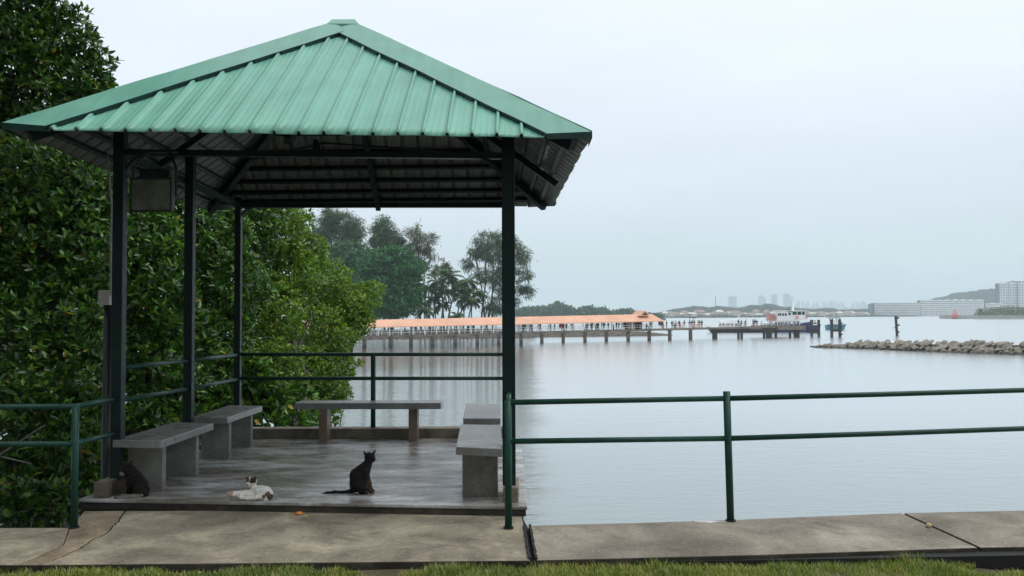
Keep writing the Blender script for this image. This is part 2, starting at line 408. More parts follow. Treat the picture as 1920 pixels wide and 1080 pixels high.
def vcol(name, rough=.8, sheen=0):
    m_, t, b = new_mat(name); a = N(t, 'ShaderNodeVertexColor', layer_name='Col'); v = coords(t)
    c = mixc(t, .8, a.outputs[0], rampn(t, noise_of(t, v, 120, 4, .7), [(.3, (.6, .6, .6)), (.7, (1.35, 1.35, 1.35))]), 'MULTIPLY')
    t.links.new(c, b.inputs['Base Color']); b.inputs['Roughness'].default_value = rough; b.inputs['Specular IOR Level'].default_value = .25
    bump(t, b, noise_of(t, coords(t, (1, 1, 1)), 160, 4, .7), .8, .004)
    return m_
M['fur'] = vcol('cat_fur', .85)
M['cloth'] = vcol('person_colours', .85)
M['isle_leaf'] = leafmat('isle_leaf', [(0, (.025, .075, .045)), (.5, (.04, .105, .06)), (1, (.06, .14, .075))], .8, .1, .02)

# wet, weedy tide line on rocks and piles
for nm in ('rock', 'pile', 'pile_dark'):
    t = M[nm].node_tree; b = t.nodes['Principled BSDF']; src = b.inputs['Base Color'].links[0].from_socket
    ge = N(t, 'ShaderNodeNewGeometry'); sp_ = N(t, 'ShaderNodeSeparateXYZ'); t.links.new(ge.outputs['Position'], sp_.inputs[0])
    jj = N(t, 'ShaderNodeMath', operation='MULTIPLY_ADD'); t.links.new(noise_of(t, ge.outputs['Position'], 1.6, 4), jj.inputs[0]); jj.inputs[1].default_value = .7; t.links.new(sp_.outputs[2], jj.inputs[2])
    t.links.new(mixc(t, maprange(t, jj.outputs[0], -4.05, -3.75, .8, 0), src, (.035, .036, .026)), b.inputs['Base Color'])
# ------------------------------------------------------------------ sea, banks, walkway
WZ = -4.6
me_w = MB(); me_w.add([(-7000, 4, WZ), (7000, 4, WZ), (7000, 9000, WZ), (-7000, 9000, WZ)], [(0, 1, 2, 3)])
tag(me_w.build('water', M['water']), 'calm pale grey sea around the pavilion', kind='structure')

def xy(p): return (p.x, p.y)
def g0(px, py): return xy(G(px, py, 0.0))
near_edge = [g0(-800, 1060), g0(0, 1060), g0(72, 1059), g0(994, 1050), g0(1004, 1050), g0(1835, 1026), g0(1920, 1025), g0(2700, 1012), g0(3600, 1004)]
def walk_piece(name, poly, mat, lab):
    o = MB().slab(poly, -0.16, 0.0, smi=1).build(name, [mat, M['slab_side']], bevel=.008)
    return tag(o, lab, kind='structure')
gp = .008
left_far = [g0(130, 989), g0(-800, 992)]
walk_piece('pavement', [g0(-800, 1060), g0(36.3, 1059), g0(118.3, 1022), g0(130.3, 989.3), left_far[1]], M['walk'], 'grey concrete walkway slab at far left')
cpts = [(72.5, 1059), (106, 1048.5), (149, 1028.7), (179, 1009.5), (197, 1001.5), (212, 985.5), (224, 975.5), (235.5, 957.5)]
crack = [cpts[0]]
for (x0, y0), (x1, y1) in zip(cpts[:-1], cpts[1:]):
    for k_ in (1, 2, 3, 4): crack.append((x0 + (x1 - x0) * k_ / 4 + (random.uniform(-2.4, 2.4) if (x1, k_) != (235.5, 4) else 0), y0 + (y1 - y0) * k_ / 4))
walk_piece('pavement', [g0(37, 1059)] + [g0(x - .9, y) for x, y in crack] + [g0(158, 958), g0(131, 989), g0(119, 1022)], M['walk_old'], 'older brown wedge of walkway slab beside the crack')
walk_piece('pavement', [g0(crack[0][0] + .9, 1059), g0(994, 1050.5), g0(982, 985.5), g0(976, 957)] + [g0(x + .9, y) for x, y in crack[::-1][:-1]], M['walk'], 'speckled concrete walkway slab before the pavilion step')
walk_piece('pavement', [g0(1006, 1050.2), g0(1420, 1040), g0(1833, 1026.5), g0(1690, 961.7), g0(1365, 974.8), g0(1180, 980.5), g0(993, 985)], M['walk_right'], 'long grey walkway slab right of the black joint')
walk_piece('pavement', [g0(1839, 1026.2), g0(1920, 1025), g0(2700, 1012), g0(3600, 1004), g0(3600, 946), g0(2700, 951), g0(1920, 957), g0(1695, 961.5)], M['walk_right'], 'walkway slab at the right edge beyond the diagonal joint')
# black joint fillers and dark seam under the pieces
jf = MB(); jf.slab([g0(-790, 1058), g0(994, 1049), g0(1004, 1049), g0(3590, 1003), g0(3590, 948), g0(2700, 953), g0(1920, 959), g0(1690, 963), g0(1365, 976), g0(993, 987), g0(976, 958), g0(160, 960), g0(131, 991), g0(-790, 993)], -.15, -.03)
tag(jf.build('joint_filler', M['joint']), 'black filler in the walkway joints', kind='structure')
jt = MB()
ja, jb = G(988, 986, 0), G(999, 1049, 0); nseg = 22
for i in range(nseg):
    for side in (-1, 1):
        p = ja.lerp(jb, i / nseg); q = ja.lerp(jb, (i + 1) / nseg)
        o1, o2 = random.uniform(-.004, .004), random.uniform(-.004, .004)
        jt.bar(p + V(side * .022 + o1, 0, -.002), q + V(side * .022 + o2, 0, -.002), .016, .03)
tag(jt.build('joint_seal', M['joint']), 'raised black sealing strip of the walkway joint', kind='structure')
# seawall below the walkway
fe = [(x, y - .06) for x, y in [g0(-800, 992), g0(130, 989), g0(158, 958), g0(976, 958), g0(986, 986), g0(1365, 975), g0(1690, 962), g0(1920, 957), g0(2700, 951), g0(3600, 946)]]
sw = MB(); n_ = len(fe)
sw.add([(x, y, -.165) for x, y in fe] + [(x, y + .25, -5.4) for x, y in fe], [(i, i + n_, i + n_ + 1, i + 1) for i in range(n_ - 1)])
tag(sw.build('seawall', M['slab_side']), 'sloping concrete seawall under the walkway', kind='structure')
# ground with lawn
NE = [(-30, 5.52)] + near_edge + [(30, near_edge[-1][1])]
gd = MB()
xs = np.linspace(-30, 30, 241)
ex, ey = [p[0] for p in near_edge], [p[1] for p in near_edge]
gv = []
for x in xs:
    e = float(np.interp(x, ex, ey)) + .12
    for j, dy in enumerate((0, .16, .3, .45, .65, .9, 1.3, 2, 3.5, 8, 30)):
        n1 = mnoise.noise(Vector((x * 2.2, dy * 2.2, 3)))
        gv.append((x, e - dy, (-.055 if x < 0 else -.065 - .01 * min(x, 3)) + n1 * .018 + .02 * mnoise.noise(Vector((x * .7, dy, 9))) - (.03 if x > 3.1 and dy < .5 else 0)))
nj = 11
gd.add(gv, [(i * nj + j, i * nj + j + 1, (i + 1) * nj + j + 1, (i + 1) * nj + j) for i in range(len(xs) - 1) for j in range(nj - 1)])
ground = tag(gd.build('ground', M['soil'], smooth=True), 'earth of the lawn in front of the walkway', kind='structure')
def edge_y(x): return np.interp(x, ex, ey)
# mud bank under the mangroves
mb = MB(); nx, ny = 60, 50
for i in range(nx):
    for j in range(ny):
        x = -16 + i * (17 / (nx - 1)); y = 6.5 + j * (30 / (ny - 1))
        shore = max(0, min(1, (-x - 1.2 - max(0, y - 20) * .25) / 7)); z = -5.0 + 3.3 * shore * max(0, 1 - (y - 6.5) / 40) + .25 * mnoise.noise(Vector((x * .6, y * .6, 0)))
        mb.v.append((x, y, z))
mb.f = [(i * ny + j, (i + 1) * ny + j, (i + 1) * ny + j + 1, i * ny + j + 1) for i in range(nx - 1) for j in range(ny - 1)]; mb.m = [0] * len(mb.f)
tag(mb.build('mud_bank', M['mud'], smooth=True), 'dark mud bank under the mangroves', kind='structure')

# grass
def make_grass():
    n = 170000
    x = rng.uniform(-4.4, 5.2, n); dy = rng.beta(1.1, 2.6, n) * 1.7 - .045
    clump = np.array([mnoise.noise(Vector((a * 1.7, b * 1.9, 5))) + .6 * mnoise.noise(Vector((a * 6, b * 6, 1))) for a, b in zip(x[::1], dy[::1])])
    edge_pref = (x > 3.0) & (dy < .28)
    bare = (x < -.2) & (dy < .05) & (clump < .05)
    keep = (clump > -.45) & ~(edge_pref & (clump < .2)) & ~bare
    x, dy, clump = x[keep], dy[keep], clump[keep]; n = len(x)
    y = edge_y(x) - dy - .02
    h = (.018 + .030 * rng.random(n) ** 2) * (1 + .9 * np.clip(clump, -.4, .7)) * np.where((x > .1) & (x < 2.9) & (dy < .2), 1.3, 1.0)
    h *= np.where((x > 2.9) & (x < 4.6) & (dy < .3), .8, 1)
    ang = rng.uniform(0, 2 * np.pi, n); lean = rng.uniform(.2, 1.1, n) * h
    w = .0022 + .0022 * rng.random(n)
    base = np.stack([x, y, np.where(x < 0, -.065, -.078 - .01 * np.clip(x, 0, 3))], 1)
    sx = np.stack([np.cos(ang), np.sin(ang), np.zeros(n)], 1) * w[:, None]
    ln = np.stack([-np.sin(ang), np.cos(ang), np.zeros(n)], 1) * lean[:, None]
    up = np.zeros((n, 3)); up[:, 2] = h + .015
    v = np.stack([base - sx, base + sx, base + sx * .7 + up * .6 + ln * .35, base + up + ln, base - sx * .7 + up * .6 + ln * .35], 1).reshape(-1, 3)
    i0 = np.arange(n)[:, None] * 5
    f = np.concatenate([i0 + [0, 1, 2, 4], i0 + [4, 2, 3, 3]], 0)
    tri = np.concatenate([i0 + [0, 1, 2], i0 + [0, 2, 4], i0 + [4, 2, 3]], 0)
    return np_mesh('grass', v, tri, M['grass'])
tag(make_grass(), 'short patchy green and straw coloured grass along the walkway', kind='stuff')

# ------------------------------------------------------------------ pavilion
SZ = 0.08
pav = root('pavilion', V(-1.6, 8.6, 0.0), 'open pavilion with sea green metal hip roof on dark steel posts over a concrete slab', 'pavilion')
A_, B_, C_, D_ = G(146, 936, SZ), G(989, 950, SZ), G(975, 812, SZ), V(-3.48, 11.1, SZ)
s1 = MB(); s1.slab([xy(A_), xy(B_), xy(C_), xy(D_)], SZ - .026, SZ)
s1.build('floor_slab', M['floor'], pav, bevel=.006)
def inset(p, dx, dy): return (p.x + dx, p.y + dy)
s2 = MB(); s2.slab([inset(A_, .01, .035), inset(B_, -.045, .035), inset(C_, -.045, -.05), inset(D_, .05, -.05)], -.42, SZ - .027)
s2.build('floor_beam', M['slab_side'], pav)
# riser in front of the slab, much darker than the floor, and the bracket at the right front corner
s3 = MB(); a, b = A_ + V(.012, .014, 0), B_ + V(-.012, .014, 0)
s3.slab([(a.x, a.y), (b.x, b.y), (b.x, b.y + .02), (a.x, a.y + .02)], .0, SZ - .028)
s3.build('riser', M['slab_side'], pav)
s4 = MB(); b = B_
s4.add([(b.x - .03, b.y + .05, -.021), (b.x - .09, b.y + .05, -.021), (b.x - .055, b.y + .05, -.17), (b.x - .03, b.y + .30, -.021), (b.x - .09, b.y + .30, -.021), (b.x - .055, b.y + .30, -.17)], [(0, 1, 2), (5, 4, 3), (0, 3, 4, 1), (1, 4, 5, 2), (2, 5, 3, 0)])
s4.build('corner_bracket', M['slab_side'], pav)
for (x, y) in ((A_.x + .4, A_.y + .8), (B_.x - .4, B_.y + .8), (C_.x - .4, C_.y - .5), (D_.x + .4, D_.y - .5)):
    MB().box(x - .15, x + .15, y - .15, y + .15, -5.6, -.40).build('support_pile', M['slab_side'], pav)
# raised kerb: back, right and left sides, and the plinth blocks under the front posts
KZ = SZ + .125
kb0, kb1 = G(440, 823, SZ), G(966, 822, SZ)
MB().slab([(kb0.x, kb0.y), (kb1.x, kb1.y), (kb1.x, kb1.y + .2), (kb0.x, kb0.y + .2)], SZ - .01, KZ).build('back_kerb', M['kerb'], pav, bevel=.01)
pr0 = G(943, 943, SZ); pr1 = G(972, 943, SZ)
MB().slab([(pr0.x, pr0.y), (pr1.x, pr1.y), (pr1.x + .01, pr1.y + .42), (pr0.x + .01, pr0.y + .42)], SZ - .01, KZ).build('plinth', M['kerb'], pav, bevel=.008, label='plinth block under the right front post')
pl0 = G(175, 935, SZ); pl1 = G(200.5, 935, SZ)
MB().slab([(pl0.x, pl0.y), (pl1.x, pl1.y), (pl1.x + .01, pl1.y + .55), (pl0.x + .01, pl0.y + .55)], SZ - .01, KZ + .01).build('plinth', M['kerb'], pav, bevel=.008, label='rough plinth block under the left front post')

# posts
def post(px, Y, w, z0=SZ, z1=3.28):
    p = P(px, 700, Y); x = p.x
    return MB().box(x - w / 2, x + w / 2, Y, Y + w, z0, z1).build('post', M['steel'], pav, bevel=.006)
YL0, YL1, YL2, YR0, YR2 = 7.34, 8.76, 10.60, 7.03, 10.68
post(217, YL0, .092, KZ); post(351, YL1, .088); post(443.5, YL2, .078)
post(954, YR0, .108, KZ); post(954, 8.5, .09); post(953, YR2, .088)
XL0, XL1, XL2 = P(217, 700, YL0).x, P(351, 700, YL1).x, P(443.5, 700, YL2).x
XR0 = P(954, 700, YR0).x; XR2 = P(953, 700, YR2).x
# side and back rails
def rails(name, pts, r, parent=pav, mat='rail'):
    return MB().tube(pts, r, 12).build(name, M[mat], parent, smooth=True)
for (ya, yb, yc) in ((689.7, 676.4, 665.0), (751.4, 728.6, 711.0)):
    p0, p1, p2 = P(233, ya, YL0 + .05), P(357, yb, YL1 + .05), P(443, yc, YL2 + .04)
    p0.x, p1.x, p2.x = XL0, XL1, XL2
    rails('rail', [p0, p1], .021); rails('rail', [p1, p2], .021)
    z = (p0.z + p2.z) / 2
    rails('rail', [V(XR0, YR0 + .05, z), V(XR2, YR2, z)], .021)
for py in (664.5, 709.5):
    a, b = P(447, py, YL2 + .05), P(950, py, YR2 + .05)
    rails('rail', [a, b], .023)
rp = P(693, 664.5, 10.42); rb = P(693, 803.5, 10.42)
a, b = P(447, 664.5, YL2 + .05), P(950, 664.5, YR2 + .05)
tt = (rp.x - a.x) / (b.x - a.x); yy = a.y + (b.y - a.y) * tt
MB().tube([V(rp.x, yy, KZ - .12), V(rp.x, yy, a.z)], .031, 12).build('rail_post', M['rail'], pav, smooth=True)

# roof
FL, FR, BRc, BLc = P(13, 242, 6.4), P(1104, 258, 6.4), P(1036, 385, 10.77), P(384, 391, 10.77)
APEX = P(648, 45, 8.585)
def roof_panel(A, B, first=None, pitch=.186, labels=None):
    U = (B - A); L = U.length; U = U / L
    uc = (APEX - A).dot(U); foot = A + U * uc; Vv = (APEX - foot); H = Vv.length; Vv = Vv / H
    n = U.cross(Vv).normalized()
    if n.z < 0: n = -n
    if first is None: first = pitch * .5
    us = [0.0]; hs = [0.0]; ribs = []
    u = first
    while u < L - .02:
        ribs.append(u)
        for du, hh in ((-.015, 0), (-.010, .024), (-.006, .028), (.006, .028), (.010, .024), (.015, 0)):
            us.append(u + du); hs.append(hh)
        for q in (.36, .64):                       # shallow swage lines in the pan
            uu = u + pitch * q
            if uu + .006 < L - .02:
                for du, hh in ((-.004, 0), (0, .0016), (.004, 0)): us.append(uu + du); hs.append(hh)
        u += pitch
    us.append(L); hs.append(0)
    k = [(a, b) for a, b in zip(us, hs) if 0 <= a <= L]
    us, hs = zip(*k)
    def vmax(u): return H * (u / uc if u < uc else (L - u) / (L - uc))
    NV = 14
    top, bot, uvs = [], [], []
    for u, h in zip(us, hs):
        vm = max(vmax(u), 0.0)
        drop = random.uniform(-.012, .012) if h > .015 else 0
        for j in range(NV + 1):
            v = vm * j / NV
            jag = -.012 * abs(math.sin(u * 5.1)) if j == 0 else 0
            wob = .004 * mnoise.noise(Vector((u * 1.1, v * .9, A.x)))
            top.append(A + U * u + Vv * (v + jag) + n * (h + wob)); bot.append(A + U * u + Vv * (v + jag) + n * (h + wob - .0035))
            uvs.append((u, v))
    nn = len(us); fs = []; mi = []
    tv = np.array([tuple(p) for p in top]); bv = np.array([tuple(p) for p in bot])
    for i in range(nn - 1):
        for j in range(NV):
            a = i * (NV + 1) + j; b = a + 1; c = b + NV + 1; d = a + NV + 1
            fs.append((a, d, c, b)); mi.append(0)
    nb = len(top)
    for i in range(nn - 1):
        for j in range(NV):
            a = i * (NV + 1) + j; b = a + 1; c = b + NV + 1; d = a + NV + 1
            fs.append((a + nb, b + nb, c + nb, d + nb)); mi.append(1)
    for i in range(nn - 1):
        a = i * (NV + 1); d = a + NV + 1
        fs.append((a, a + nb, d + nb, d)); mi.append(0)
    o = np_mesh('roof_panel', np.concatenate([tv, bv]), np.array(fs), [M['roof'], M['under']], pav, midx=mi)
    at = o.data.attributes.new('suv', 'FLOAT_VECTOR', 'POINT')
    uvw = np.zeros((2 * nb, 3), dtype=np.float32); uvw[:nb, :2] = uvs; uvw[nb:, :2] = uvs; uvw[:, 2] = A.x
    at.data.foreach_set('vector', uvw.ravel())
    o['label'] = labels
    # purlins
    for q in (.055, .115, .185, .265, .36, .47, .60, .77):
        p, r_ = A.lerp(APEX, q), B.lerp(APEX, q)
        MB().bar(p + (r_ - p) * .02 - n * .033, r_ - (r_ - p) * .02 - n * .033, .035, .05, n).build('purlin', M['steel'], pav)
    MB().bar(foot - n * .085 + Vv * .05, APEX - n * .085 - Vv * .1, .06, .06, n).build('rafter', M['steel'], pav)
    return dict(A=A, B=B, U=U, V=Vv, n=n, L=L, H=H, uc=uc, ribs=ribs, vmax=vmax)
Uf = (FR - FL).length
first_f = (P(236.6, 250, 6.4).x - FL.x) / (FR.x - FL.x) * Uf
first_f -= .1865 * int(first_f / .1865)
pf = roof_panel(FL, FR, first_f, .1865, 'front roof slope')
pr_ = roof_panel(FR, BRc, .08, .1865, 'right roof slope')
pb = roof_panel(BRc, BLc, .12, .1865, 'back roof slope')
pl_ = roof_panel(BLc, FL, .09, .1865, 'left roof slope')
# hip caps: folded flashing over each hip with a turned-down dark edge notched round the ribs
def hip_cap(corner, left, right, w=.25):
    """left panel has this corner as its B end, right panel as its A end"""
    d = (APEX - corner).normalized(); L = (APEX - corner).length
    parts = MB(); edge = MB()
    up = (left['n'] + right['n']).normalized()
    s0, s1 = -.008, L - .17
    NS = 16
    rows = []
    for pan, side in ((left, -1), (right, 1)):
        t_ = pan['n'].cross(d).normalized()
        inward = pan['U'] * (-1 if side < 0 else 1)
        if t_.dot(inward) < 0: t_ = -t_
        crest, rim = [], []; sr = w * (-t_.dot(pan['V'])) / d.dot(pan['V'])
        for i in range(NS + 1):
            s = s0 + (s1 - s0) * i / NS
            wob = .007 * mnoise.noise(Vector((s * 2.2, side, corner.x)))
            cpt = corner + d * s + up * (.056 + wob)
            ww = w * (1 + (.05 if i else 0) * mnoise.noise(Vector((s * 1.4, side * 3, corner.y)))); s_ = sr - .012 + (s1 - sr + .012) * i / NS
            crest.append(cpt); rim.append(corner + d * s_ + t_ * ww + pan['n'] * (.036 + wob * .6))
        # clip the rim at the eave: keep its start above the eave line
        vs = crest + rim; k = NS + 1
        fs = [(i, i + 1, k + i + 1, k + i) for i in range(NS)]
        if side > 0: fs = [f[::-1] for f in fs]
        parts.add(vs, fs)
        # lip: one strip along the rim, notched where the ribs pass under it
        segs = 150; sv = []
        def at_(f):
            q = f * NS; a = min(int(q), NS - 1); return rim[a].lerp(rim[a + 1], q - a)
        for i in range(segs + 1):
            p = at_(i / segs); um = (p - pan['A']).dot(pan['U']); nrm = pan['n']
            dn = .0 if any(abs(um - r_) < .020 for r_ in pan['ribs']) else .034 + random.uniform(-.003, .001)
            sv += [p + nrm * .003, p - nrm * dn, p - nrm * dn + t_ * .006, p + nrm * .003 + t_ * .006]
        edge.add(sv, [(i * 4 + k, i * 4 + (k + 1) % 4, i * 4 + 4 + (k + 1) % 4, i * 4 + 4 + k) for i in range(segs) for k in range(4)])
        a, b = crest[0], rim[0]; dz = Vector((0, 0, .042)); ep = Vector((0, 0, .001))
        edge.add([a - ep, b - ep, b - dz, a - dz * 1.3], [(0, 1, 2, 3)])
    c = parts.build('hip_cap', M['cap'], pav)
    at = c.data.attributes.new('suv', 'FLOAT_VECTOR', 'POINT')
    arr = np.array([(0.13 * (v.co.x), v.co.z, v.co.y) for v in c.data.vertices], dtype=np.float32); at.data.foreach_set('vector', arr.ravel())
    sol = c.modifiers.new('s', 'SOLIDIFY'); sol.thickness = .003; sol.offset = -1
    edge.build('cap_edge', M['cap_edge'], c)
    MB().bar(corner + d * .12 - up * .10, APEX - d * .12 - up * .10, .07, .09, up).build('hip_rafter', M['steel'], pav)
hip_cap(FL, pl_, pf); hip_cap(FR, pf, pr_); hip_cap(BRc, pr_, pb); hip_cap(BLc, pb, pl_)
# apex cap
ac = MB(); t0 = []
for (cnr) in (FL, FR, BRc, BLc):
    d = (cnr - APEX).normalized(); t0.append(APEX + d * .25 + V(0, 0, .064))
mids = []
for i in range(4):
    mids.append((t0[i] + t0[(i + 1) % 4]) / 2 * 1.0 + V(0, 0, -.045))
tops = [APEX + V(-.13, -.04, .035), APEX + V(.10, -.04, .035), APEX + V(.10, .04, .035), APEX + V(-.13, .04, .035)]
ac.add(t0 + tops, [(4, 5, 6, 7), (0, 1, 5, 4), (1, 2, 6, 5), (2, 3, 7, 6), (3, 0, 4, 7)])
low = [p - V(0, 0, .045) for p in t0]
ac.add(t0 + low, [(0, 4, 5, 1), (1, 5, 6, 2), (2, 6, 7, 3), (3, 7, 4, 0)])
o = ac.build('apex_cap', M['cap'], pav)

# tie beams
def beam(name, a, b, w=.05, h=.06): return MB().bar(a, b, w, h).build(name, M['steel'], pav)
bz = 2.93
tl0, tr0 = V(XL0, YL0 + .045, P(240, 284, YL0).z), V(XR0, YR0 + .05, P(940, 291, YR0).z)
beam('tie_beam', tl0, tr0, .06, .05)
tl2, tr2 = V(XL2, YL2 + .045, P(450, 384, YL2).z), V(XR2, YR2 + .05, P(940, 384, YR2).z)
beam('tie_beam', tl2, tr2, .06, .06)
beam('tie_beam', tl0, tl2, .06, .05); beam('tie_beam', tr0, tr2, .06, .05)
# knee brackets and tie rods
def knee(corner, dirv, size=.30):
    pts = []
    for i in range(9):
        a = i / 8 * math.pi / 2
        pts.append(corner + Vector(dirv) * (size * (1 - math.sin(a))) + V(0, 0, -size * (1 - math.cos(a))))
    MB().tube(pts, .014, 8).build('knee_bracket', M['steel'], pav, smooth=True)
knee(tr0, (-1, 0, 0), .30); knee(tl0, (1, 0, 0), .30); knee(tr0, (0, 1, 0), .30); knee(tl2, (1, 0, 0), .25)
for a, b in ((P(470, 300, 8.5), P(608, 268, 8.5)), (P(608, 268, 8.5), P(880, 287, 8.4))):
    MB().tube([a, b], .011, 8).build('tie_rod', M['steel'], pav)
MB().tube([P(592, 262, 8.5), P(592, 290, 8.5)], .03, 8).build('king_rod', M['steel'], pav)
MB().tube([P(598, 270, 8.4), P(598, 298, 8.4)], .012, 8).build('hook', M['steel'], pav)
# silvery tin patches under the right eave and at the front eave
for (pan, u0, v0, l_, w_) in ((pr_, 1.15, .30, .75, .075), (pr_, 2.35, .28, .45, .07), (pf, 2.42, .03, .35, .06)):
    for i in range(9):
        c0 = pan['A'] + pan['U'] * (u0 + l_ * i / 9) + pan['V'] * (v0 + random.uniform(-.012, .012)) - pan['n'] * .012
        if i == 0: tp = MB()
        if pan is pf and i % 3 == 2: tp.build('tin_patch', M['tape'], pav); tp = MB(); continue
        tp.bar(c0, c0 + pan['U'] * (l_ / 9 * .85), w_ * random.uniform(.6, 1), .004, pan['n'])
    if pan is not pf: tp.build('tin_patch', M['tape'], pav)

# ------------------------------------------------------------------ floodlight, junction box pole
fl = root('floodlight', P(285, 400, 7.1), 'big square floodlight with dirty glass hanging from the front tie beam', 'floodlight')
q = [P(246, 398, 7.06), P(325, 398, 7.06), P(325, 310, 7.06), P(246, 310, 7.06)]
x0, x1, z0, z1 = q[0].x, q[1].x, q[0].z, P(285, 334, 7.06).z
fm = MB(); wfr = .016
fm.box(x0, x1, 7.02, 7.06, z0, z0 + wfr); fm.box(x0, x1, 7.02, 7.06, z1 - wfr, z1); fm.box(x0, x0 + wfr, 7.02, 7.06, z0 + wfr, z1 - wfr); fm.box(x1 - wfr, x1, 7.02, 7.06, z0 + wfr, z1 - wfr)
fm.build('frame', M['black'], fl, bevel=.003)
bk = MB(); c = V((x0 + x1) / 2, 7.06, (z0 + z1) / 2)
hw, hh = (x1 - x0) / 2, (z1 - z0) / 2
bk.hexa([(c.x - hw, 7.06, c.z - hh), (c.x + hw, 7.06, c.z - hh), (c.x + hw * .7, 7.22, c.z - hh * .6), (c.x - hw * .7, 7.22, c.z - hh * .6), (c.x - hw, 7.06, c.z + hh), (c.x + hw, 7.06, c.z + hh), (c.x + hw * .7, 7.22, c.z + hh * .7), (c.x - hw * .7, 7.22, c.z + hh * .7)])
bk.build('housing', M['black'], fl, bevel=.01)
MB().box(x0 + wfr + .001, x1 - wfr - .001, 7.03, 7.04, z0 + wfr + .001, z1 - wfr - .001).build('lens', M['lamp_glass'], fl)
zb = P(285, 318, 7.06).z
gb = MB(); gb.box(c.x - hw * .62, c.x + hw * .72, 7.07, 7.20, z1 + .004, zb)
for i in range(9): gb.box(c.x - hw * .6 + i * .030, c.x - hw * .6 + i * .030 + .008, 7.055, 7.21, z1 + .01, zb + .012)
gb.build('ballast_box', M['black'], fl)
br = MB(); zt = tl0.z - .03
br.tube([V(x0 - .006, 7.1, c.z), V(x0 - .006, 7.1, zb + .02), V(x0 + .06, 7.16, zt - .05), V(x0 + .10, 7.2, zt)], .010, 8)
br.tube([V(x1 + .006, 7.1, c.z), V(x1 + .006, 7.1, zb + .02), V(x1 - .06, 7.16, zt - .05), V(x1 - .10, 7.2, zt)], .010, 8)
br.box(x0 + .03, x1 - .03, 7.15, 7.24, zt - .012, zt)
br.build('bracket', M['black'], fl)
ub = root('junction_box_pole', P(200, 890, 7.75), 'dark pole with a small grey junction box behind the left front post', 'utility pole')
px_ = P(197, 700, 7.75).x
MB().tube([V(px_, 7.75, -3.0), V(px_ + .02, 7.75, P(200, 572, 7.75).z)], .036, 10).build('pole', M['black'], ub, smooth=True)
bxp = P(196, 572, 7.7); bxt = P(196, 544, 7.7)
MB().box(bxp.x - .05, bxp.x + .05, 7.68, 7.76, bxp.z, bxt.z).build('box', M['box_grey'], ub, bevel=.006)
MB().tube([V(bxp.x + .052, 7.7, bxt.z - .05), V(bxp.x + .055, 7.7, 2.6), V(bxp.x + .06, 7.6, 3.05)], .009, 8).build('conduit', M['box_grey'], ub, smooth=True)

# ------------------------------------------------------------------ benches
def bench(label, nl, nr, frr, fll, z_top, legs, mats=('bench', 'leg'), th=.065):
    """seat corners as ground-plan points (near-left, near-right, far-right, far-left); legs: (plan polygon) list"""
    c = (Vector(nl) + Vector(frr)) / 2
    rt = root('concrete_bench', V(c.x, c.y, SZ), label, 'bench', 'concrete benches round the pavilion floor')
    MB().slab([nl, nr, frr, fll], z_top - th, z_top).build('seat', M[mats[0]], rt, bevel=.006)
    for lg in legs: MB().slab(lg, SZ - .003, z_top - th - .001).build('leg', M[mats[1]], rt, bevel=.004)
    return rt
def rect(x0, x1, y0, y1): return [(x0, y0), (x1, y0), (x1, y1), (x0, y1)]
def plan(px, py, z): return xy(G(px, py, z))
zt = .543
nl, nr, fr_, fll = plan(211, 825, zt), plan(301.3, 827, zt), plan(400.8, 793.5, zt), plan(327.5, 791.5, zt)
lx = G(304, 922, SZ)
bench('near bench of the left row, its grey seat slab beside the left front post', nl, nr, fr_, fll, zt,
      [rect(lx.x - .30, lx.x, lx.y, lx.y + .08), rect(lx.x - .28, lx.x + .02, G(369, 892, SZ).y, G(369, 892, SZ).y + .08)])
nl, nr, fr_, fll = plan(360, 782, zt), plan(426.3, 783, zt), plan(492, 761, zt), plan(430, 759.5, zt)
lx = G(429, 861, SZ); ly = G(470, 839.5, SZ)
bench('far bench of the left row between the middle and back posts', nl, nr, fr_, fll, zt,
      [rect(lx.x - .30, lx.x, lx.y, lx.y + .08), rect(ly.x - .28, ly.x, ly.y, ly.y + .08)])
zt2 = .548
nl, nr = plan(552, 756, zt2), plan(826.5, 755.5, zt2)
l1, l2 = G(597.5, 828.5, SZ), G(766, 828, SZ)
bench('wide bench with shade coloured into its brown legs across the back of the pavilion before the rear rail', nl, nr, (nr[0], nr[1] + .34), (nl[0], nl[1] + .34), zt2,
      [rect(l1.x, l1.x + .10, l1.y, l1.y + .20), rect(l2.x, l2.x + .105, l2.y, l2.y + .20)], ('bench', 'bench_leg_shade'), .075)
zt3 = .523
nl, nr, fr_, fll = plan(854.7, 838, zt3), plan(942, 842, zt3), plan(939.4, 796.5, zt3), plan(863.6, 795.5, zt3)
lx = G(867, 932.5, SZ); lr = G(933.5, 932.5, SZ)
bench('near bench of the right row by the right post, its front leg stained', nl, nr, fr_, fll, zt3,
      [rect(lx.x, lr.x, lx.y, lx.y + .085), rect(lx.x - .02, lr.x - .02, lx.y + .95, lx.y + 1.03)])
nl, nr, fr_, fll = plan(868.3, 784.5, zt3), plan(938.5, 784.5, zt3), plan(938, 757, zt3), plan(874.2, 756, zt3)
bench('far bench of the right row seen just above the near one', nl, nr, fr_, fll, zt3,
      [rect(nl[0] + .05, nr[0] - .05, nl[1] + .15, nl[1] + .23), rect(nl[0] + .05, nr[0] - .05, fll[1] - .25, fll[1] - .17)])

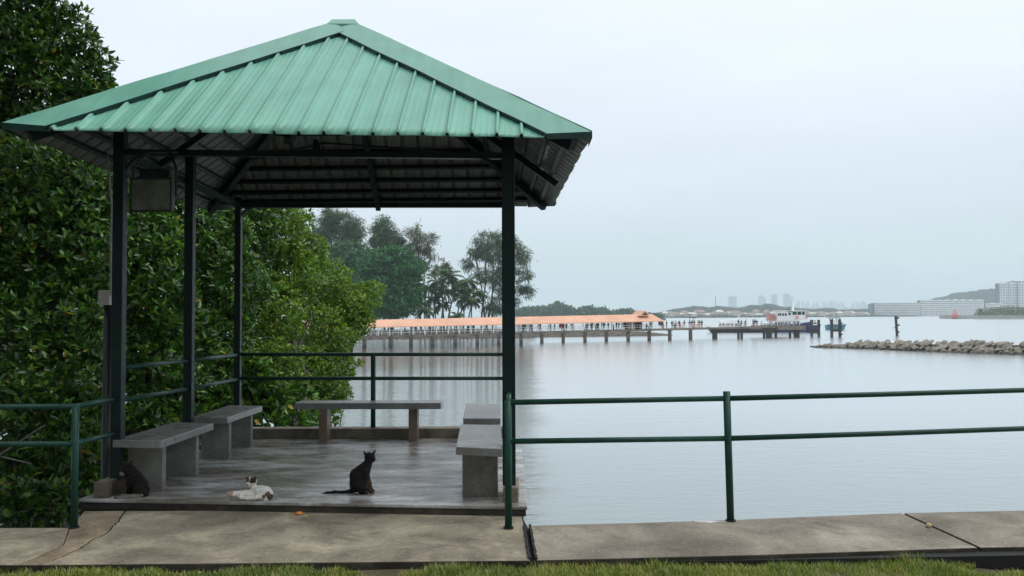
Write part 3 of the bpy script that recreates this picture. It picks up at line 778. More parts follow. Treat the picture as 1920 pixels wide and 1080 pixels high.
# ------------------------------------------------------------------ railings along the walkway
def rail_run(rt, pts, r=.021): return MB().tube(pts, r, 14).build('rail', M['rail'], rt, smooth=True)
p1 = G(953.5, 991, 0); p2 = G(1370, 977, 0)
rr = root('railing', p1, 'green tubular railing on the seawall edge right of the pavilion', 'railing')
def rpost(rt, p, ztop, lean=0, r=.027):
    MB().tube([V(p.x, p.y, -.02), V(p.x + lean, p.y, ztop)], r, 14).build('post', M['rail'], rt, smooth=True)
    MB().tube([V(p.x, p.y, .001), V(p.x, p.y, .012)], r + .012, 14).build('foot_collar', M['black'], rt)
rpost(rr, p1, .955, -.0, .028); rpost(rr, p2, 1.0, -.02, .028); p3 = V(4.9, 7.12, 0); rpost(rr, p3, 1.05)
def rz(px, py, Y): return P(px, py, Y)
t1 = [P(953, 754.5, p1.y), P(1366, 747, p2.y), P(1920, 731.5, 7.05)]
t2 = [P(955, 827.5, p1.y), P(1367, 822, p2.y), P(1920, 803.5, 7.05)]
for tpts in (t1, t2):
    ext = tpts[2] + (tpts[2] - tpts[1]) * .5; ext.y += .12
    mid = tpts[1].lerp(tpts[2], .5) + V(0, -.015, .0)
    rail_run(rr, [tpts[0], tpts[1]]); rail_run(rr, [tpts[1], mid, tpts[2], ext])
rail_run(rr, [t1[0], V(XR0, YR0, t1[0].z + .01)], .02); rail_run(rr, [t2[0], V(XR0, YR0, t2[0].z + .01)], .02)
q1 = G(139, 990, 0)
rl = root('railing', q1, 'green tubular railing on the walkway edge left of the pavilion', 'railing')
zt_ = P(139, 762, q1.y).z; zl_ = P(139, 832, q1.y).z
rpost(rl, q1, zt_, .0, .026)
for z_, (py0, py1) in ((zt_, (764, 748)), (zl_, (833, 813))):
    e = P(214, py1, YL0); s = P(-500, py0 + 2, q1.y - .0)
    rail_run(rl, [V(s.x, q1.y - .05, z_ - .005), V(q1.x, q1.y, z_)]); rail_run(rl, [V(q1.x, q1.y, z_), V(XL0 - .02, YL0 + .03, e.z)])
rpost(rl, V(-6.2, q1.y - .03, 0), zt_)

# small things on the ground
def lump(name, c, s, mat, label, cat, flat=.5, group=None, seed=0):
    import bmesh
    bm = bmesh.new(); bmesh.ops.create_icosphere(bm, subdivisions=3, radius=1)
    for v in bm.verts:
        n = 1 + .35 * mnoise.noise(v.co * 1.7 + Vector((seed, seed * 2, 0)))
        v.co = Vector((v.co.x * s * n, v.co.y * s * n * .8, v.co.z * s * n * flat))
    me = bpy.data.meshes.new(name); bm.to_mesh(me); bm.free(); me.materials.append(mat)
    for p in me.polygons: p.use_smooth = True
    o = bpy.data.objects.new(name, me); col.objects.link(o); o.location = Vector(c) + V(0, 0, s * flat * .8)
    return tag(o, label, cat, group)
M['scrap'] = plain('orange_scrap', (.80, .26, .04), .6, .3, 60)
M['scrap_pale'] = plain('pale_scrap', (.75, .45, .18), .6, .3, 60)
M['leaf_dead'] = plain('dead_leaf', (.42, .13, .045), .7, .4, 40)
M['straw'] = plain('straw_leaf', (.50, .38, .17), .7, .3, 40)
M['paint_spill'] = plain('white_spill', (.58, .57, .54), .7, .25, 25)
lump('food_scrap', G(561, 965, 0), .028, M['scrap'], 'orange food scrap on the walkway below the step', 'food scrap', .5)
lump('food_scrap', G(549, 967, 0), .011, M['scrap'], 'tiny orange crumb left of the orange food scrap', 'food scrap', .4, seed=2)
lump('food_scrap', G(573, 968, 0), .013, M['scrap_pale'], 'tiny pale crumb right of the orange food scrap', 'food scrap', .4, seed=4)
lump('pebble', G(1741, 989, 0), .020, M['straw'], 'small brown pebble on the walkway by the diagonal joint', 'pebble', .9, seed=3)
lump('stone', G(1383, 1068, -.09), .026, M['black'], 'small black stone in the grass', 'stone', .7, seed=5)
def dead_leaf(px, py, s, rot, mat, lab):
    c = G(px, py, -.06); mbx = MB(); n = 8; vs = []
    for i in range(n + 1):
        t_ = i / n; w = math.sin(math.pi * t_ ** .8) * .3
        for k in (-1, 0, 1):
            x, y = (t_ - .5) * s, k * w * s
            z = .12 * s * abs(k) + .2 * s * math.sin(t_ * 3)
            vs.append((c.x + x * math.cos(rot) - y * math.sin(rot), c.y + x * math.sin(rot) + y * math.cos(rot), c.z + z))
    fs = [(i * 3 + k, i * 3 + k + 1, i * 3 + k + 4, i * 3 + k + 3) for i in range(n) for k in (0, 1)]
    mbx.add(vs, fs)
    o = mbx.build('fallen_leaf', mat, origin=c); sm = o.modifiers.new('s', 'SOLIDIFY'); sm.thickness = .001
    return tag(o, lab, 'leaf')
dead_leaf(1097, 1066, .07, .5, M['leaf_dead'], 'rust brown dead leaf on the grass below the long walkway slab')
dead_leaf(375, 1077, .05, 1.2, M['straw'], 'straw coloured leaf in the grass at the left')
dead_leaf(1536, 1040, .07, 2.0, M['straw'], 'tan curled leaf on the grass edge right of the middle')
dead_leaf(1577, 1049, .05, 0.4, M['leaf_dead'], 'small dark brown leaf in the grass near the tan curled leaf')
dead_leaf(1899, 1036, .06, 1.0, M['straw'], 'yellow leaf at the right end of the grass edge')
# whitish spill by the railing post
sp = MB(); c = G(1326, 979, 0)
pts = [(c.x + math.cos(a) * .10 * (1 + .4 * math.sin(a * 3 + 1) + .15 * math.sin(a * 9)), c.y + math.sin(a) * .035 * (1 + .4 * math.cos(a * 5))) for a in np.linspace(0, 2 * math.pi, 40, endpoint=False)]
sp.slab(pts, 0.0005, .004); tag(sp.build('mortar_patch', M['paint_spill'], origin=c), 'whitish mortar patch beside the foot of the railing post', 'mortar patch')
# ------------------------------------------------------------------ foliage
def unit(v): return v / np.maximum(np.linalg.norm(v, axis=-1, keepdims=True), 1e-9)
def leaves(centers, axes, k, L, W, spread=(.35, 1.25), droop=0.0, jit=.02):
    """k leaves round every centre, fanned about its axis -> verts, faces (quads)"""
    n = len(centers)
    c = np.repeat(centers, k, 0); a = unit(np.repeat(axes, k, 0))
    n2 = len(c)
    h = np.where(np.abs(a[:, 2:3]) < .9, np.array([[0, 0, 1.]]), np.array([[1., 0, 0]]))
    x = unit(np.cross(a, h)); y = np.cross(a, x)
    ph = (np.tile(np.arange(k), n) * 2.4 + np.repeat(rng.uniform(0, 6.28, n), k) + rng.normal(0, .25, n2))[:, None]
    el = rng.uniform(spread[0], spread[1], n2)[:, None]
    d = unit(a * np.cos(el) + (x * np.cos(ph) + y * np.sin(ph)) * np.sin(el) + np.array([[0, 0, -droop]]))
    s = np.cross(d, a + rng.normal(0, .25, (n2, 3))); s = unit(s)
    nn = np.cross(s, d)
    ll = (L * rng.uniform(.65, 1.15, n2))[:, None]; ww = (W * rng.uniform(.75, 1.15, n2))[:, None]
    b = c + rng.normal(0, jit, (n2, 3)) + d * .01
    curl = nn * ll * rng.uniform(-.08, .12, n2)[:, None]
    fold = nn * ww * .18
    v = np.stack([b, b + d * ll * .38 + s * ww * .5 + fold, b + d * ll * .78 + s * ww * .36 + fold * .7 - curl * .4, b + d * ll - curl,
                  b + d * ll * .78 - s * ww * .36 + fold * .7 - curl * .4, b + d * ll * .38 - s * ww * .5 + fold], 1).reshape(-1, 3)
    i0 = np.arange(n2)[:, None] * 6
    f = np.concatenate([i0 + [0, 1, 2, 3], i0 + [0, 3, 4, 5]], 0)
    return v, f
def merge(parts):
    vs, fs, o = [], [], 0
    for v, f in parts: vs.append(v); fs.append(f + o); o += len(v)
    return np.concatenate(vs), np.concatenate(fs)
def lobe_points(c, r, n, shell=(.72, 1.05), bias=None):
    d = unit(rng.normal(size=(n, 3)))
    if bias is not None:
        keep = (d @ np.array(bias)) > rng.uniform(-1.6, .35, n); d = d[keep]
    rad = rng.uniform(shell[0], shell[1], len(d))[:, None]
    lump = np.array([mnoise.noise(Vector((*(q * 2.3 + c * .7),))) for q in d])[:, None] * .34
    return c + d * (rad + lump) * r, d
def limb(mbx, a, b, r0, r1, wob=.12, n=7):
    a, b = Vector(a), Vector(b); pts = []; L = (b - a).length
    for i in range(n + 1):
        t = i / n; p = a.lerp(b, t)
        if 0 < i < n: p += Vector((mnoise.noise(p * .9) , mnoise.noise(p * .9 + Vector((5, 5, 5))), .4 * mnoise.noise(p + Vector((9, 1, 1))))) * wob * L * .6
        pts.append(p)
    mbx.tube(pts, [r0 + (r1 - r0) * i / n for i in range(n + 1)], 7)
    return pts
def mangrove(label, lobes, base, mat='leaf_near', leafL=.115, leafW=.048, dens=95, k=8, group='mangrove trees left of and behind the pavilion', bias=(.25, -.75, .45), stems=3):
    base = Vector(base)
    rt = root('mangrove_tree', base, label, 'mangrove', group)
    parts = []
    tr = MB()
    for s in range(stems):
        top = Vector([float(x) for x in np.mean([P(*l[:3]) for l in lobes], 0)]) + V(random.uniform(-.4, .4), random.uniform(-.3, .3), -.2)
        foot = base + V(random.uniform(-.5, .5), random.uniform(-.3, .5), 0)
        tp = limb(tr, foot, top, .085, .04, .10)
        for l in lobes[s::stems]:
            c = P(*l[:3]); st = tp[random.randint(3, 6)]
            lp = limb(tr, st, c, .04, .014, .12)
            for q in range(3):
                e = c + V(random.uniform(-1, 1) * l[3] * l[2] / F * .8, random.uniform(-1, .6) * .5, random.uniform(-1, 1) * l[4] * l[2] / F * .8)
                limb(tr, lp[random.randint(3, 6)], e, .014, .004, .12, 5)
        for q in range(4):                       # arching prop roots
            a = random.uniform(0, 6.28); st = foot.lerp(top, random.uniform(.10, .22)); e = base + V(math.cos(a) * .9, math.sin(a) * .7, -.4)
            mid = (st + e) / 2 + V(math.cos(a) * .35, math.sin(a) * .35, .45)
            tr.tube([st, mid, e], [.03, .025, .02], 6)
    tr.build('trunk', M['bark'], rt, smooth=True)
    for (px, py, Y, rx, ry, *rest) in lobes:
        c = np.array(P(px, py, Y)); r = np.array([rx * Y / F, rest[0] if rest else min(rx, ry) * Y / F * .9, ry * Y / F])
        area = 4 * math.pi * ((r[0] * r[1]) ** 1.6 / 3 + (r[0] * r[2]) ** 1.6 / 3 + (r[1] * r[2]) ** 1.6 / 3) ** (1 / 1.6)
        n = int(area * dens * (.11 / leafL) ** 1.6 * .8)
        p, d = lobe_points(c, r, n, (.80, 1.04), bias)
        ax = d * .55 + np.array([0.05, -.15, .75]) + rng.normal(0, .35, d.shape)
        parts.append(leaves(p, ax, k, leafL, leafW, (.45, 1.35), .05))
        p, d = lobe_points(c, r, int(n * .55), (.35, .8), bias)
        ax = d + np.array([0, -.1, .5]) + rng.normal(0, .5, d.shape)
        parts.append(leaves(p, ax, max(4, k - 3), leafL * 1.1, leafW * 1.15, (.4, 1.4), .1))
    v, f = merge(parts)
    np_mesh('crown', v, f, M[mat], rt)
    return rt, len(f)
nl_ = 0
# (px, py, distance, rx px, ry px) of every leafy lobe
T = [
 ('tall mangrove at the far left rising above the roof, crown cut by the left edge', (-7.0, 13.2, -3.0), 'leaf_near',
  [(60, 20, 12.6, 62, 62), (20, 95, 12.3, 75, 70), (118, 78, 12.8, 62, 58), (168, 138, 12.9, 48, 52), (75, 170, 12.5, 90, 80), (160, 215, 12.8, 60, 60), (-60, 60, 12.6, 90, 110), (-70, 220, 12.3, 110, 120), (30, 265, 12.2, 90, 70), (198, 190, 13.2, 34, 30)], 5),
 ('broad mangrove below the left roof corner with many bright leaf rosettes', (-6.4, 11.4, -3.0), 'leaf_near',
  [(80, 350, 11.0, 110, 85), (180, 400, 11.6, 85, 90), (30, 470, 10.8, 110, 100), (150, 500, 10.9, 90, 90), (-90, 380, 11.0, 110, 140), (110, 300, 11.8, 90, 60)], 3),
 ('dark shaded mangrove behind the left railing with bare twigs', (-5.6, 10.0, -3.0), 'leaf_near',
  [(70, 620, 10.3, 120, 90), (-70, 640, 10.2, 120, 160), (150, 720, 10.2, 80, 100), (30, 770, 9.7, 110, 100), (120, 860, 9.6, 90, 90), (20, 920, 9.3, 120, 80), (150, 620, 10.6, 70, 70)], 3),
 ('mangrove seen between the left front and middle posts', (-5.6, 13.2, -4.0), 'leaf_near',
  [(270, 470, 12.4, 80, 90), (330, 400, 13.4, 80, 80), (290, 570, 12.0, 80, 80), (260, 670, 11.8, 70, 75), (320, 740, 12.4, 70, 70), (260, 810, 11.2, 60, 60), (345, 640, 12.8, 60, 70), (250, 340, 12.8, 70, 70)], 3),
 ('mangrove seen between the middle and back left posts', (-4.8, 15.0, -4.2), 'leaf_near',
  [(400, 440, 14.6, 70, 80), (430, 540, 14.2, 75, 75), (400, 640, 14.0, 70, 70), (440, 720, 13.6, 80, 60), (380, 760, 13.0, 60, 50), (470, 430, 15.6, 60, 70), (376, 836, 12.2, 34, 26), (420, 800, 13, 50, 30)], 3),
 ('leafy mangrove behind the back left post leaning over the water', (-3.9, 17.0, -4.6), 'leaf_bright',
  [(510, 440, 17.0, 62, 62), (540, 520, 17.2, 62, 62), (500, 590, 16.6, 70, 70), (560, 420, 18.0, 26, 30), (500, 690, 16.0, 62, 55), (580, 480, 18.4, 36, 42)], 3),
 ('light green mangrove bulging furthest right over the water towards the pier', (-5.2, 23.5, -4.6), 'leaf_bright',
  [(600, 540, 22.5, 62, 58), (640, 600, 22.8, 58, 52), (680, 560, 23.4, 34, 28), (700, 541, 23.6, 18, 12), (590, 630, 21.8, 70, 60), (620, 690, 21.8, 48, 42), (560, 700, 21, 60, 50), (660, 585, 23, 36, 36), (590, 745, 21.4, 54, 32), (596, 776, 20, 44, 24), (632, 738, 21, 26, 20)], 3),
 ('low mangrove branches with large bright leaves just behind the rear rail', (-3.7, 14.0, -4.4), 'leaf_near',
  [(500, 745, 13.6, 60, 42), (470, 790, 13.2, 58, 34), (550, 742, 14.2, 42, 24), (460, 715, 13.4, 40, 40), (545, 775, 14, 26, 22), (562, 792, 15.5, 30, 20)], 2),
 ('deep shaded mangrove thicket at the back left, seen only through gaps', (-9.5, 17.0, -3.5), 'leaf_near',
  [(60, 430, 17, 150, 110), (250, 480, 18, 130, 110), (420, 560, 19, 100, 90), (80, 620, 16.5, 150, 110), (260, 690, 17, 120, 90), (380, 720, 18, 100, 70), (-60, 760, 15, 150, 120), (100, 800, 14, 130, 90), (40, 930, 12, 120, 70), (200, 880, 12, 90, 60), (320, 800, 14, 80, 50), (200, 330, 18, 110, 80), (500, 660, 20, 60, 60), (90, 940, 8.6, 70, 30), (20, 950, 8.4, 60, 30)], 3),
 ('unseen mangrove added out of view, its high canopy shading the left railing', (-9.2, 8.4, -2.5), 'leaf_near',
  [(-120, -260, 9.6, 170, 80, 1.3), (110, -300, 9.3, 170, 75, 1.4), (-330, -180, 9.4, 170, 120, 1.4), (20, -240, 10.8, 150, 80, 1.2), (180, -310, 8.0, 120, 60, 1.0), (-150, -340, 7.8, 150, 70, 1.0), (-400, 100, 9.0, 170, 160, 1.3), (-420, 420, 8.6, 170, 160, 1.2)], 2),  # added overhead to block sky light from the lower left foliage
]
for (lab, base, mt, lobes, st) in T:
    far = lobes[0][2] > 16.5 and mt == 'leaf_bright'
    o, n_ = mangrove(lab, lobes, base, mt, (.155 if lab.startswith('low') else .132 if 'middle' in lab or 'back left post' in lab else .118) if not far else .085, (.058 if lab.startswith('low') else .052 if 'middle' in lab else .047) if not far else .040, (58 if lab.startswith('dark') else 90) if not far else 85, 8, stems=st if st < 4 else 3)
    nl_ += n_
print('mangrove faces', nl_)
# loose dead twigs against the dark interior at the left
tw = root('dead_branch', P(20, 860, 8.6), 'bare grey broken branch sticking up behind the left railing', 'branch')
b_ = MB(); limb(b_, P(-5, 858, 8.6), P(84, 797, 8.5), .014, .006, .06); limb(b_, P(0, 856, 8.6), P(60, 870, 8.5), .010, .004, .06)
b_.build('bare_wood', bark('dead_wood', (.22, .20, .17)), tw, smooth=True)

# ------------------------------------------------------------------ trees on the island behind the pier (about 240 m away)
def strips(centers, dirs, L, W):
    """narrow drooping sprays: one bent quad pair each"""
    n = len(centers); d = unit(dirs); s = unit(np.cross(d, rng.normal(size=(n, 3))))
    l = (L * rng.uniform(.6, 1.3, n))[:, None]; w = (W * rng.uniform(.6, 1.3, n))[:, None]
    m_ = centers + d * l * .5; e = centers + d * l * .9 + np.array([[0, 0, -1.]]) * l * .35
    v = np.stack([centers - s * w * .3, centers + s * w * .3, m_ + s * w * .5, m_ - s * w * .5, e + s * w * .12, e - s * w * .12], 1).reshape(-1, 3)
    i0 = np.arange(n)[:, None] * 6
    return v, np.concatenate([i0 + [0, 1, 2, 3], i0 + [3, 2, 4, 5]], 0)
def big_tree(name, label, cat, base_px, Y, lobes, mat, n_per, L, W, trunks=1, droopy=.3, tr_r=.35, gz=-3.6, twig=True):
    bp = P(base_px, 600, Y); base = V(bp.x, Y, gz)
    rt = root(name, base, label, cat, 'trees on the island behind the pier')
    tr = MB(); tips = []
    cs = [P(l[0], l[1], Y + (l[4] if len(l) > 4 else 0)) for l in lobes]
    for s in range(trunks):
        f0 = base + V((s - (trunks - 1) / 2) * 1.1, random.uniform(-.4, .4), -.5)
        cen = cs[s % len(cs)]
        top = Vector((base.x * .35 + cen.x * .65, Y, cen.z)) if trunks == 1 else cen
        tp = limb(tr, f0, top, tr_r, tr_r * .3, .035, 9)
        for i in range(s, len(cs), trunks):
            lp = limb(tr, tp[random.randint(3, 7)], cs[i], tr_r * .35, tr_r * .1, .08, 6)
            if twig:
                for q in range(5):
                    l = lobes[i]; e = cs[i] + V(random.uniform(-.9, .9) * l[2] * Y / F, random.uniform(-1, 1), random.uniform(-.8, .9) * l[3] * Y / F)
                    limb(tr, lp[random.randint(2, 6)], e, tr_r * .1, .03, .08, 4)
    tr.build('trunk', M['bark_far'], rt, smooth=True)
    parts = []
    dense = mat in ('leaf_dense', 'leaf_mid')
    for l, c in zip(lobes, cs):
        r = np.array([l[2] * Y / F, max(l[2], l[3]) * Y / F * .9, l[3] * Y / F])
        nc = max(14, int(n_per * l[2] * l[3] / (900 if dense else 300)))
        sp = unit(rng.normal(size=(nc, 3))) * (rng.uniform(.7 if dense else .05, 1.0, nc) ** .5)[:, None] * r + np.array(c)
        out = unit(sp - np.array(c))
        k = 105 if dense else 34
        cc = np.repeat(sp, k, 0) + rng.normal(0, 1, (nc * k, 3)) * (np.array([1.35, 1.35, .42]) if dense else np.array([.7, .7, .5]) * min(1.0, r[2] * .4))
        dd = np.repeat(out, k, 0) * .8 + rng.normal(0, .6, (nc * k, 3)) + np.array([0, 0, .35 - droopy])
        parts.append(strips(cc, dd, L, W))
    v, f = merge(parts)
    np_mesh('crown', v, f, M[mat], rt)
    return rt
big_tree('casuarina_tree', 'tall grey green casuarina at the left of the island, widest crown', 'casuarina', 640, 262,
         [(608, 432, 24, 26), (640, 415, 26, 22), (665, 432, 20, 26), (622, 405, 20, 16), (650, 448, 26, 20), (600, 450, 16, 16)], 'leaf_casuarina', 46, 1.0, .16)
big_tree('casuarina_tree', 'slim casuarina with pointed top, second from the left on the island', 'casuarina', 722, 262,
         [(718, 422, 17, 18), (712, 440, 20, 16), (735, 445, 18, 18), (724, 460, 22, 14), (700, 452, 10, 12), (750, 452, 8, 8)], 'leaf_casuarina', 46, 1.0, .16)
big_tree('casuarina_tree', 'thin brownish casuarina with open wispy crown in the middle of the island', 'casuarina', 790, 258,
         [(778, 438, 16, 18), (805, 450, 14, 16), (786, 462, 20, 16), (808, 475, 14, 12), (775, 490, 14, 14), (792, 500, 16, 12), (768, 470, 10, 14)], 'leaf_casuarina_warm', 30, 1.1, .14)
big_tree('casuarina_tree', 'big casuarina with many bare limbs behind the right post of the pavilion', 'casuarina', 912, 250,
         [(915, 450, 24, 18), (945, 452, 22, 20), (890, 470, 16, 16), (925, 480, 26, 18), (965, 470, 16, 20), (980, 480, 13, 16), (876, 495, 12, 12), (955, 505, 20, 16), (985, 515, 12, 14), (930, 520, 20, 18), (975, 540, 14, 12), (992, 545, 9, 12), (905, 515, 14, 14), (950, 545, 18, 16), (930, 575, 24, 18), (962, 570, 14, 14)], 'leaf_casuarina', 30, 1.1, .15, trunks=4, tr_r=.3, droopy=.6)
big_tree('casuarina_tree', 'low casuarina behind the coconut palms', 'casuarina', 832, 256,
         [(828, 497, 12, 10), (820, 512, 14, 10), (838, 508, 10, 10)], 'leaf_casuarina_warm', 30, 1.0, .14)
big_tree('broadleaf_tree', 'mid green broad tree below the left casuarina', 'tree', 640, 250,
         [(625, 480, 30, 22), (655, 478, 28, 24), (690, 490, 24, 24), (610, 510, 22, 30), (645, 530, 36, 36), (690, 540, 26, 36), (620, 570, 30, 30), (665, 500, 26, 26)], 'leaf_mid', 62, 1.0, .34, tr_r=.5, twig=False)
big_tree('rain_tree', 'dense dark green tree with layered foliage left of the coconut palms', 'tree', 735, 235,
         [(705, 490, 20, 14), (735, 480, 24, 14), (762, 500, 22, 14), (700, 515, 24, 16), (740, 515, 28, 18), (770, 530, 16, 18), (715, 545, 28, 18), (752, 550, 28, 18), (730, 575, 34, 18), (700, 572, 24, 18), (768, 565, 14, 14), (684, 530, 16, 20)], 'leaf_dense', 62, 1.05, .36, tr_r=.55, twig=False)

def palm(px_base, px_top, py_top, Y, size, label):
    b = P(px_base, 600, Y); base = V(b.x, Y, -3.6); top = P(px_top, py_top, Y)
    rt = root('coconut_palm', base, label, 'coconut palm', 'coconut palms on the island')
    tr = MB(); pts = [base.lerp(top, t) + V((base.x - top.x) * .25 * math.sin(t * 3.14), 0, 0) for t in np.linspace(0, 1, 9)]
    tr.tube(pts, [.24 - .10 * t for t in np.linspace(0, 1, 9)], 7); tr.build('trunk', M['bark_palm'], rt, smooth=True)
    n = 26; vs, fs = [], []; o = 0
    for i in range(n):
        a = i * 2.4 + random.uniform(-.2, .2); el = random.uniform(-.45, 1.3); L = size * random.uniform(.85, 1.1)
        h = V(math.cos(a), math.sin(a), 0); p = top.copy(); d0 = el; m_ = 12; sp = [p.copy()]
        for j in range(m_):
            d0 -= (.085 + .09 * j / m_ + (.02 if el < .3 else 0)); p = p + (h * math.cos(d0) + V(0, 0, math.sin(d0))) * (L / m_); sp.append(p.copy())
        s = V(-math.sin(a), math.cos(a), 0)
        for j in range(1, m_):
            for sgn in (-1, 1):
                for q in range(3):
                    c0 = sp[j].lerp(sp[j + 1], q / 3); ll = L * .21 * math.sin(math.pi * min(1, (j + q / 3 + .8) / (m_ + 1))) ** .6
                    e = c0 + s * sgn * ll * .75 + V(0, 0, -ll * .55) + h * ll * .35
                    vs += [tuple(c0), tuple(c0 + h * .22), tuple(e + h * .05), tuple(e - h * .02)]; fs.append((o, o + 1, o + 2, o + 3)); o += 4
        for j in range(m_):
            vs += [tuple(sp[j] - s * .05), tuple(sp[j] + s * .05), tuple(sp[j + 1] + s * .04), tuple(sp[j + 1] - s * .04)]; fs.append((o, o + 1, o + 2, o + 3)); o += 4
    np_mesh('fronds', np.array(vs), np.array(fs), M['palm'], rt)
palm(806, 803, 540, 238, 4.2, 'coconut palm at the left end of the palm clump, crown at mid height')
palm(812, 821, 528, 244, 4.2, 'coconut palm with a high crown, second from the left of the clump')
palm(827, 842, 518, 236, 5.0, 'tallest coconut palm with a full round crown in the middle of the clump')
palm(846, 832, 548, 246, 4.2, 'coconut palm with a crown just under the tallest one')
palm(838, 860, 535, 240, 4.4, 'coconut palm right of the tallest one')
palm(862, 878, 528, 244, 4.4, 'coconut palm near the big casuarina with a high crown')
palm(869, 872, 560, 237, 4.0, 'low coconut palm near the big casuarina')
palm(876, 893, 552, 241, 4.2, 'coconut palm at the right end of the clump in front of the big casuarina')
palm(818, 812, 560, 243, 4.2, 'coconut palm with a mid height crown left of the tallest one')
palm(856, 866, 548, 247, 4.2, 'coconut palm with a mid height crown right of the tallest one')
palm(884, 884, 566, 243, 3.8, 'low coconut palm under the left limbs of the big casuarina')
palm(833, 828, 572, 248, 3.4, 'low young coconut palm between the trunks of the clump')
palm(797, 795, 584, 232, 3.6, 'short coconut palm at the lower left of the clump')
palm(852, 856, 592, 232, 2.4, 'very small coconut palm just above the pier roof')

# ------------------------------------------------------------------ island ground and rock bank behind the pier
def zrow(px, py): return G(px, py, WZ)
isl = MB(); i0 = G(560, 637, WZ); i1 = G(1262, 629.5, WZ)
NIS = 120; rows = []
for i in range(NIS + 1):
    t_ = i / NIS; f_ = i0.lerp(i1, t_)
    end = max(0.0, min(1.0, (1 - t_) * 12)) * (1 if t_ < .999 else 0)
    for j, (dy, dz) in enumerate(((-.3, -.6), (.3, .25), (1.6, 1.0), (3.0, 1.25), (8, 1.2), (40, 1.5), (75, 1.2), (80, -.8))):
        if j >= 4 and t_ > .52: dy = 3.5 + (j - 3) * .6; dz = 1.25 if j < 7 else -.8
        nz = .28 * mnoise.noise(Vector((i * .9, j * 1.3, 0))) * (1 if 0 < j < 5 else .2)
        rows.append((f_.x + .4 * mnoise.noise(Vector((i * .7, j, 4))), f_.y + dy, WZ + (dz + nz) * (.25 + .75 * end)))
nj = 8
isl.add(rows, [(i * nj + j, (i + 1) * nj + j, (i + 1) * nj + j + 1, i * nj + j + 1) for i in range(NIS) for j in range(nj - 1)])
tag(isl.build('island', M['rock_dark'], smooth=False), 'low island ground with a rocky bank behind the pier', kind='structure')

# trees on the bank behind the camera: they keep the light off everything that faces this way
for k, (x, y, lb) in enumerate(((-9.6, 1.6, 'unseen tree added just left of the photographer to shade the mangroves'), (-9, -7, 'shade tree on the bank left behind the photographer'), (-1.5, -8.5, 'shade tree on the bank straight behind the photographer'), (6, -8, 'shade tree on the bank right behind the photographer'), (13, -7, 'shade tree on the bank far right behind the photographer'))):  # the left one is unseen, added to darken the lower left mangroves
    rt = root('shade_tree', V(x, y, -.1), lb, 'tree', 'trees on the lawn behind the camera'); tr = MB()
    tp = limb(tr, (x, y, -.3), (x, y + .3, 6), .3, .18, .05); ps = []
    for q in range(9):
        c = np.array([x + rng.uniform(-3.4, 3.4), y + rng.uniform(-2, 3.6), rng.uniform(3.0, 9.5)]); limb(tr, tp[4 + q % 3], c, .12, .03, .1)
        p, d = lobe_points(c, np.array([2.3, 2.0, 1.5]), 330, (.3, 1.05)); ps.append(leaves(p, d + np.array([0, 0, .4]), 7, .30, .15, (.4, 1.3)))
    tr.build('trunk', M['bark'], rt, smooth=True); v, f = merge(ps); np_mesh('crown', v, f, M['leaf_near'], rt)
# ------------------------------------------------------------------ pier
WA, WB = G(690, 650.3, WZ), G(1500, 632, WZ)
def pier_pt(px):                 # point of the pier's near edge line under that photo column
    d = ray(px, 600); ab = WB - WA
    # CAM + d*s = WA + ab*t   (plan)
    den = d.x * (-ab.y) + ab.x * d.y
    s = ((WA.x) * (-ab.y) + ab.x * (WA.y)) / den
    p = CAM + d * s; return V(p.x, p.y, 0)
PU = (WB - WA); PU.z = 0; PU.normalize(); PN = V(-PU.y, PU.x, 0)          # along, away from the camera
def pz(px, py): q = pier_pt(px); return P(px, py, q.y).z
def deck_y(px): return np.interp(px, [560, 690, 960, 1240, 1500], [632.5, 629.6, 623.3, 616.6, 610.6])
def deck_z(px): return pz(px, float(deck_y(px)))
pc = pier_pt(960)
pier = root('pier', V(pc.x, pc.y, WZ), 'long concrete pier on piles with an orange roofed walkway crossing the bay', 'pier')
def pstrip(name, xs, ytop, ybot, d0, d1, mat, par=pier, seg=40, absz=None):
    mbx = MB(); pts = np.linspace(xs[0], xs[1], seg + 1); vs = []
    for px in pts:
        q = pier_pt(px); zt_, zb_ = pz(px, ytop(px)), pz(px, ybot(px))
        for dd, z in ((d0, zb_), (d1, zb_), (d1, zt_), (d0, zt_)):
            p = q + PN * dd; vs.append((p.x, p.y, z))
    fs = []
    for i in range(seg):
        a = i * 4; b = a + 4
        fs += [(a, b, b + 3, a + 3), (a + 3, b + 3, b + 2, a + 2), (a + 2, b + 2, b + 1, a + 1), (a + 1, b + 1, b, a)]
    fs += [(0, 3, 2, 1), (seg * 4, seg * 4 + 1, seg * 4 + 2, seg * 4 + 3)]
    mbx.add(vs, fs); return mbx.build(name, mat, par)
dk = deck_y
pstrip('deck', (560, 1455), lambda x: dk(x), lambda x: dk(x) + 3.2, 0, 4.6, M['pier_conc'])
pstrip('deck_head', (1455, 1507), lambda x: 610.6, lambda x: 618.6, -.6, 9, M['pier_conc'])
piles = [560, 601, 643, 685, 734, 772.5, 813, 855, 897, 937, 979, 1018, 1058, 1099, 1139, 1180, 1219.5, 1258, 1297, 1340, 1345, 1387, 1393, 1435, 1444, 1457, 1483.5, 1496]
for px in piles:
    q = pier_pt(px); z = deck_z(px) - .3; w = .27 if px > 1330 and px not in (1444, 1496) else .38
    if px in (1444, 1496): w = .62
    for dd in (.5,):
        c = q + PN * dd
        MB().box(c.x - w, c.x + w, c.y - w, c.y + w, WZ - 1.5, z).build('pile', M['pile'] if px < 1330 else M['pile_dark'], pier)
    c0, c1 = q + PN * -.05, q + PN * 4.5
    if px < 1450: MB().bar(V(c0.x, c0.y, z + .05), V(c1.x, c1.y, z + .05), .8, .5).build('pile_cap', M['pile'], pier)
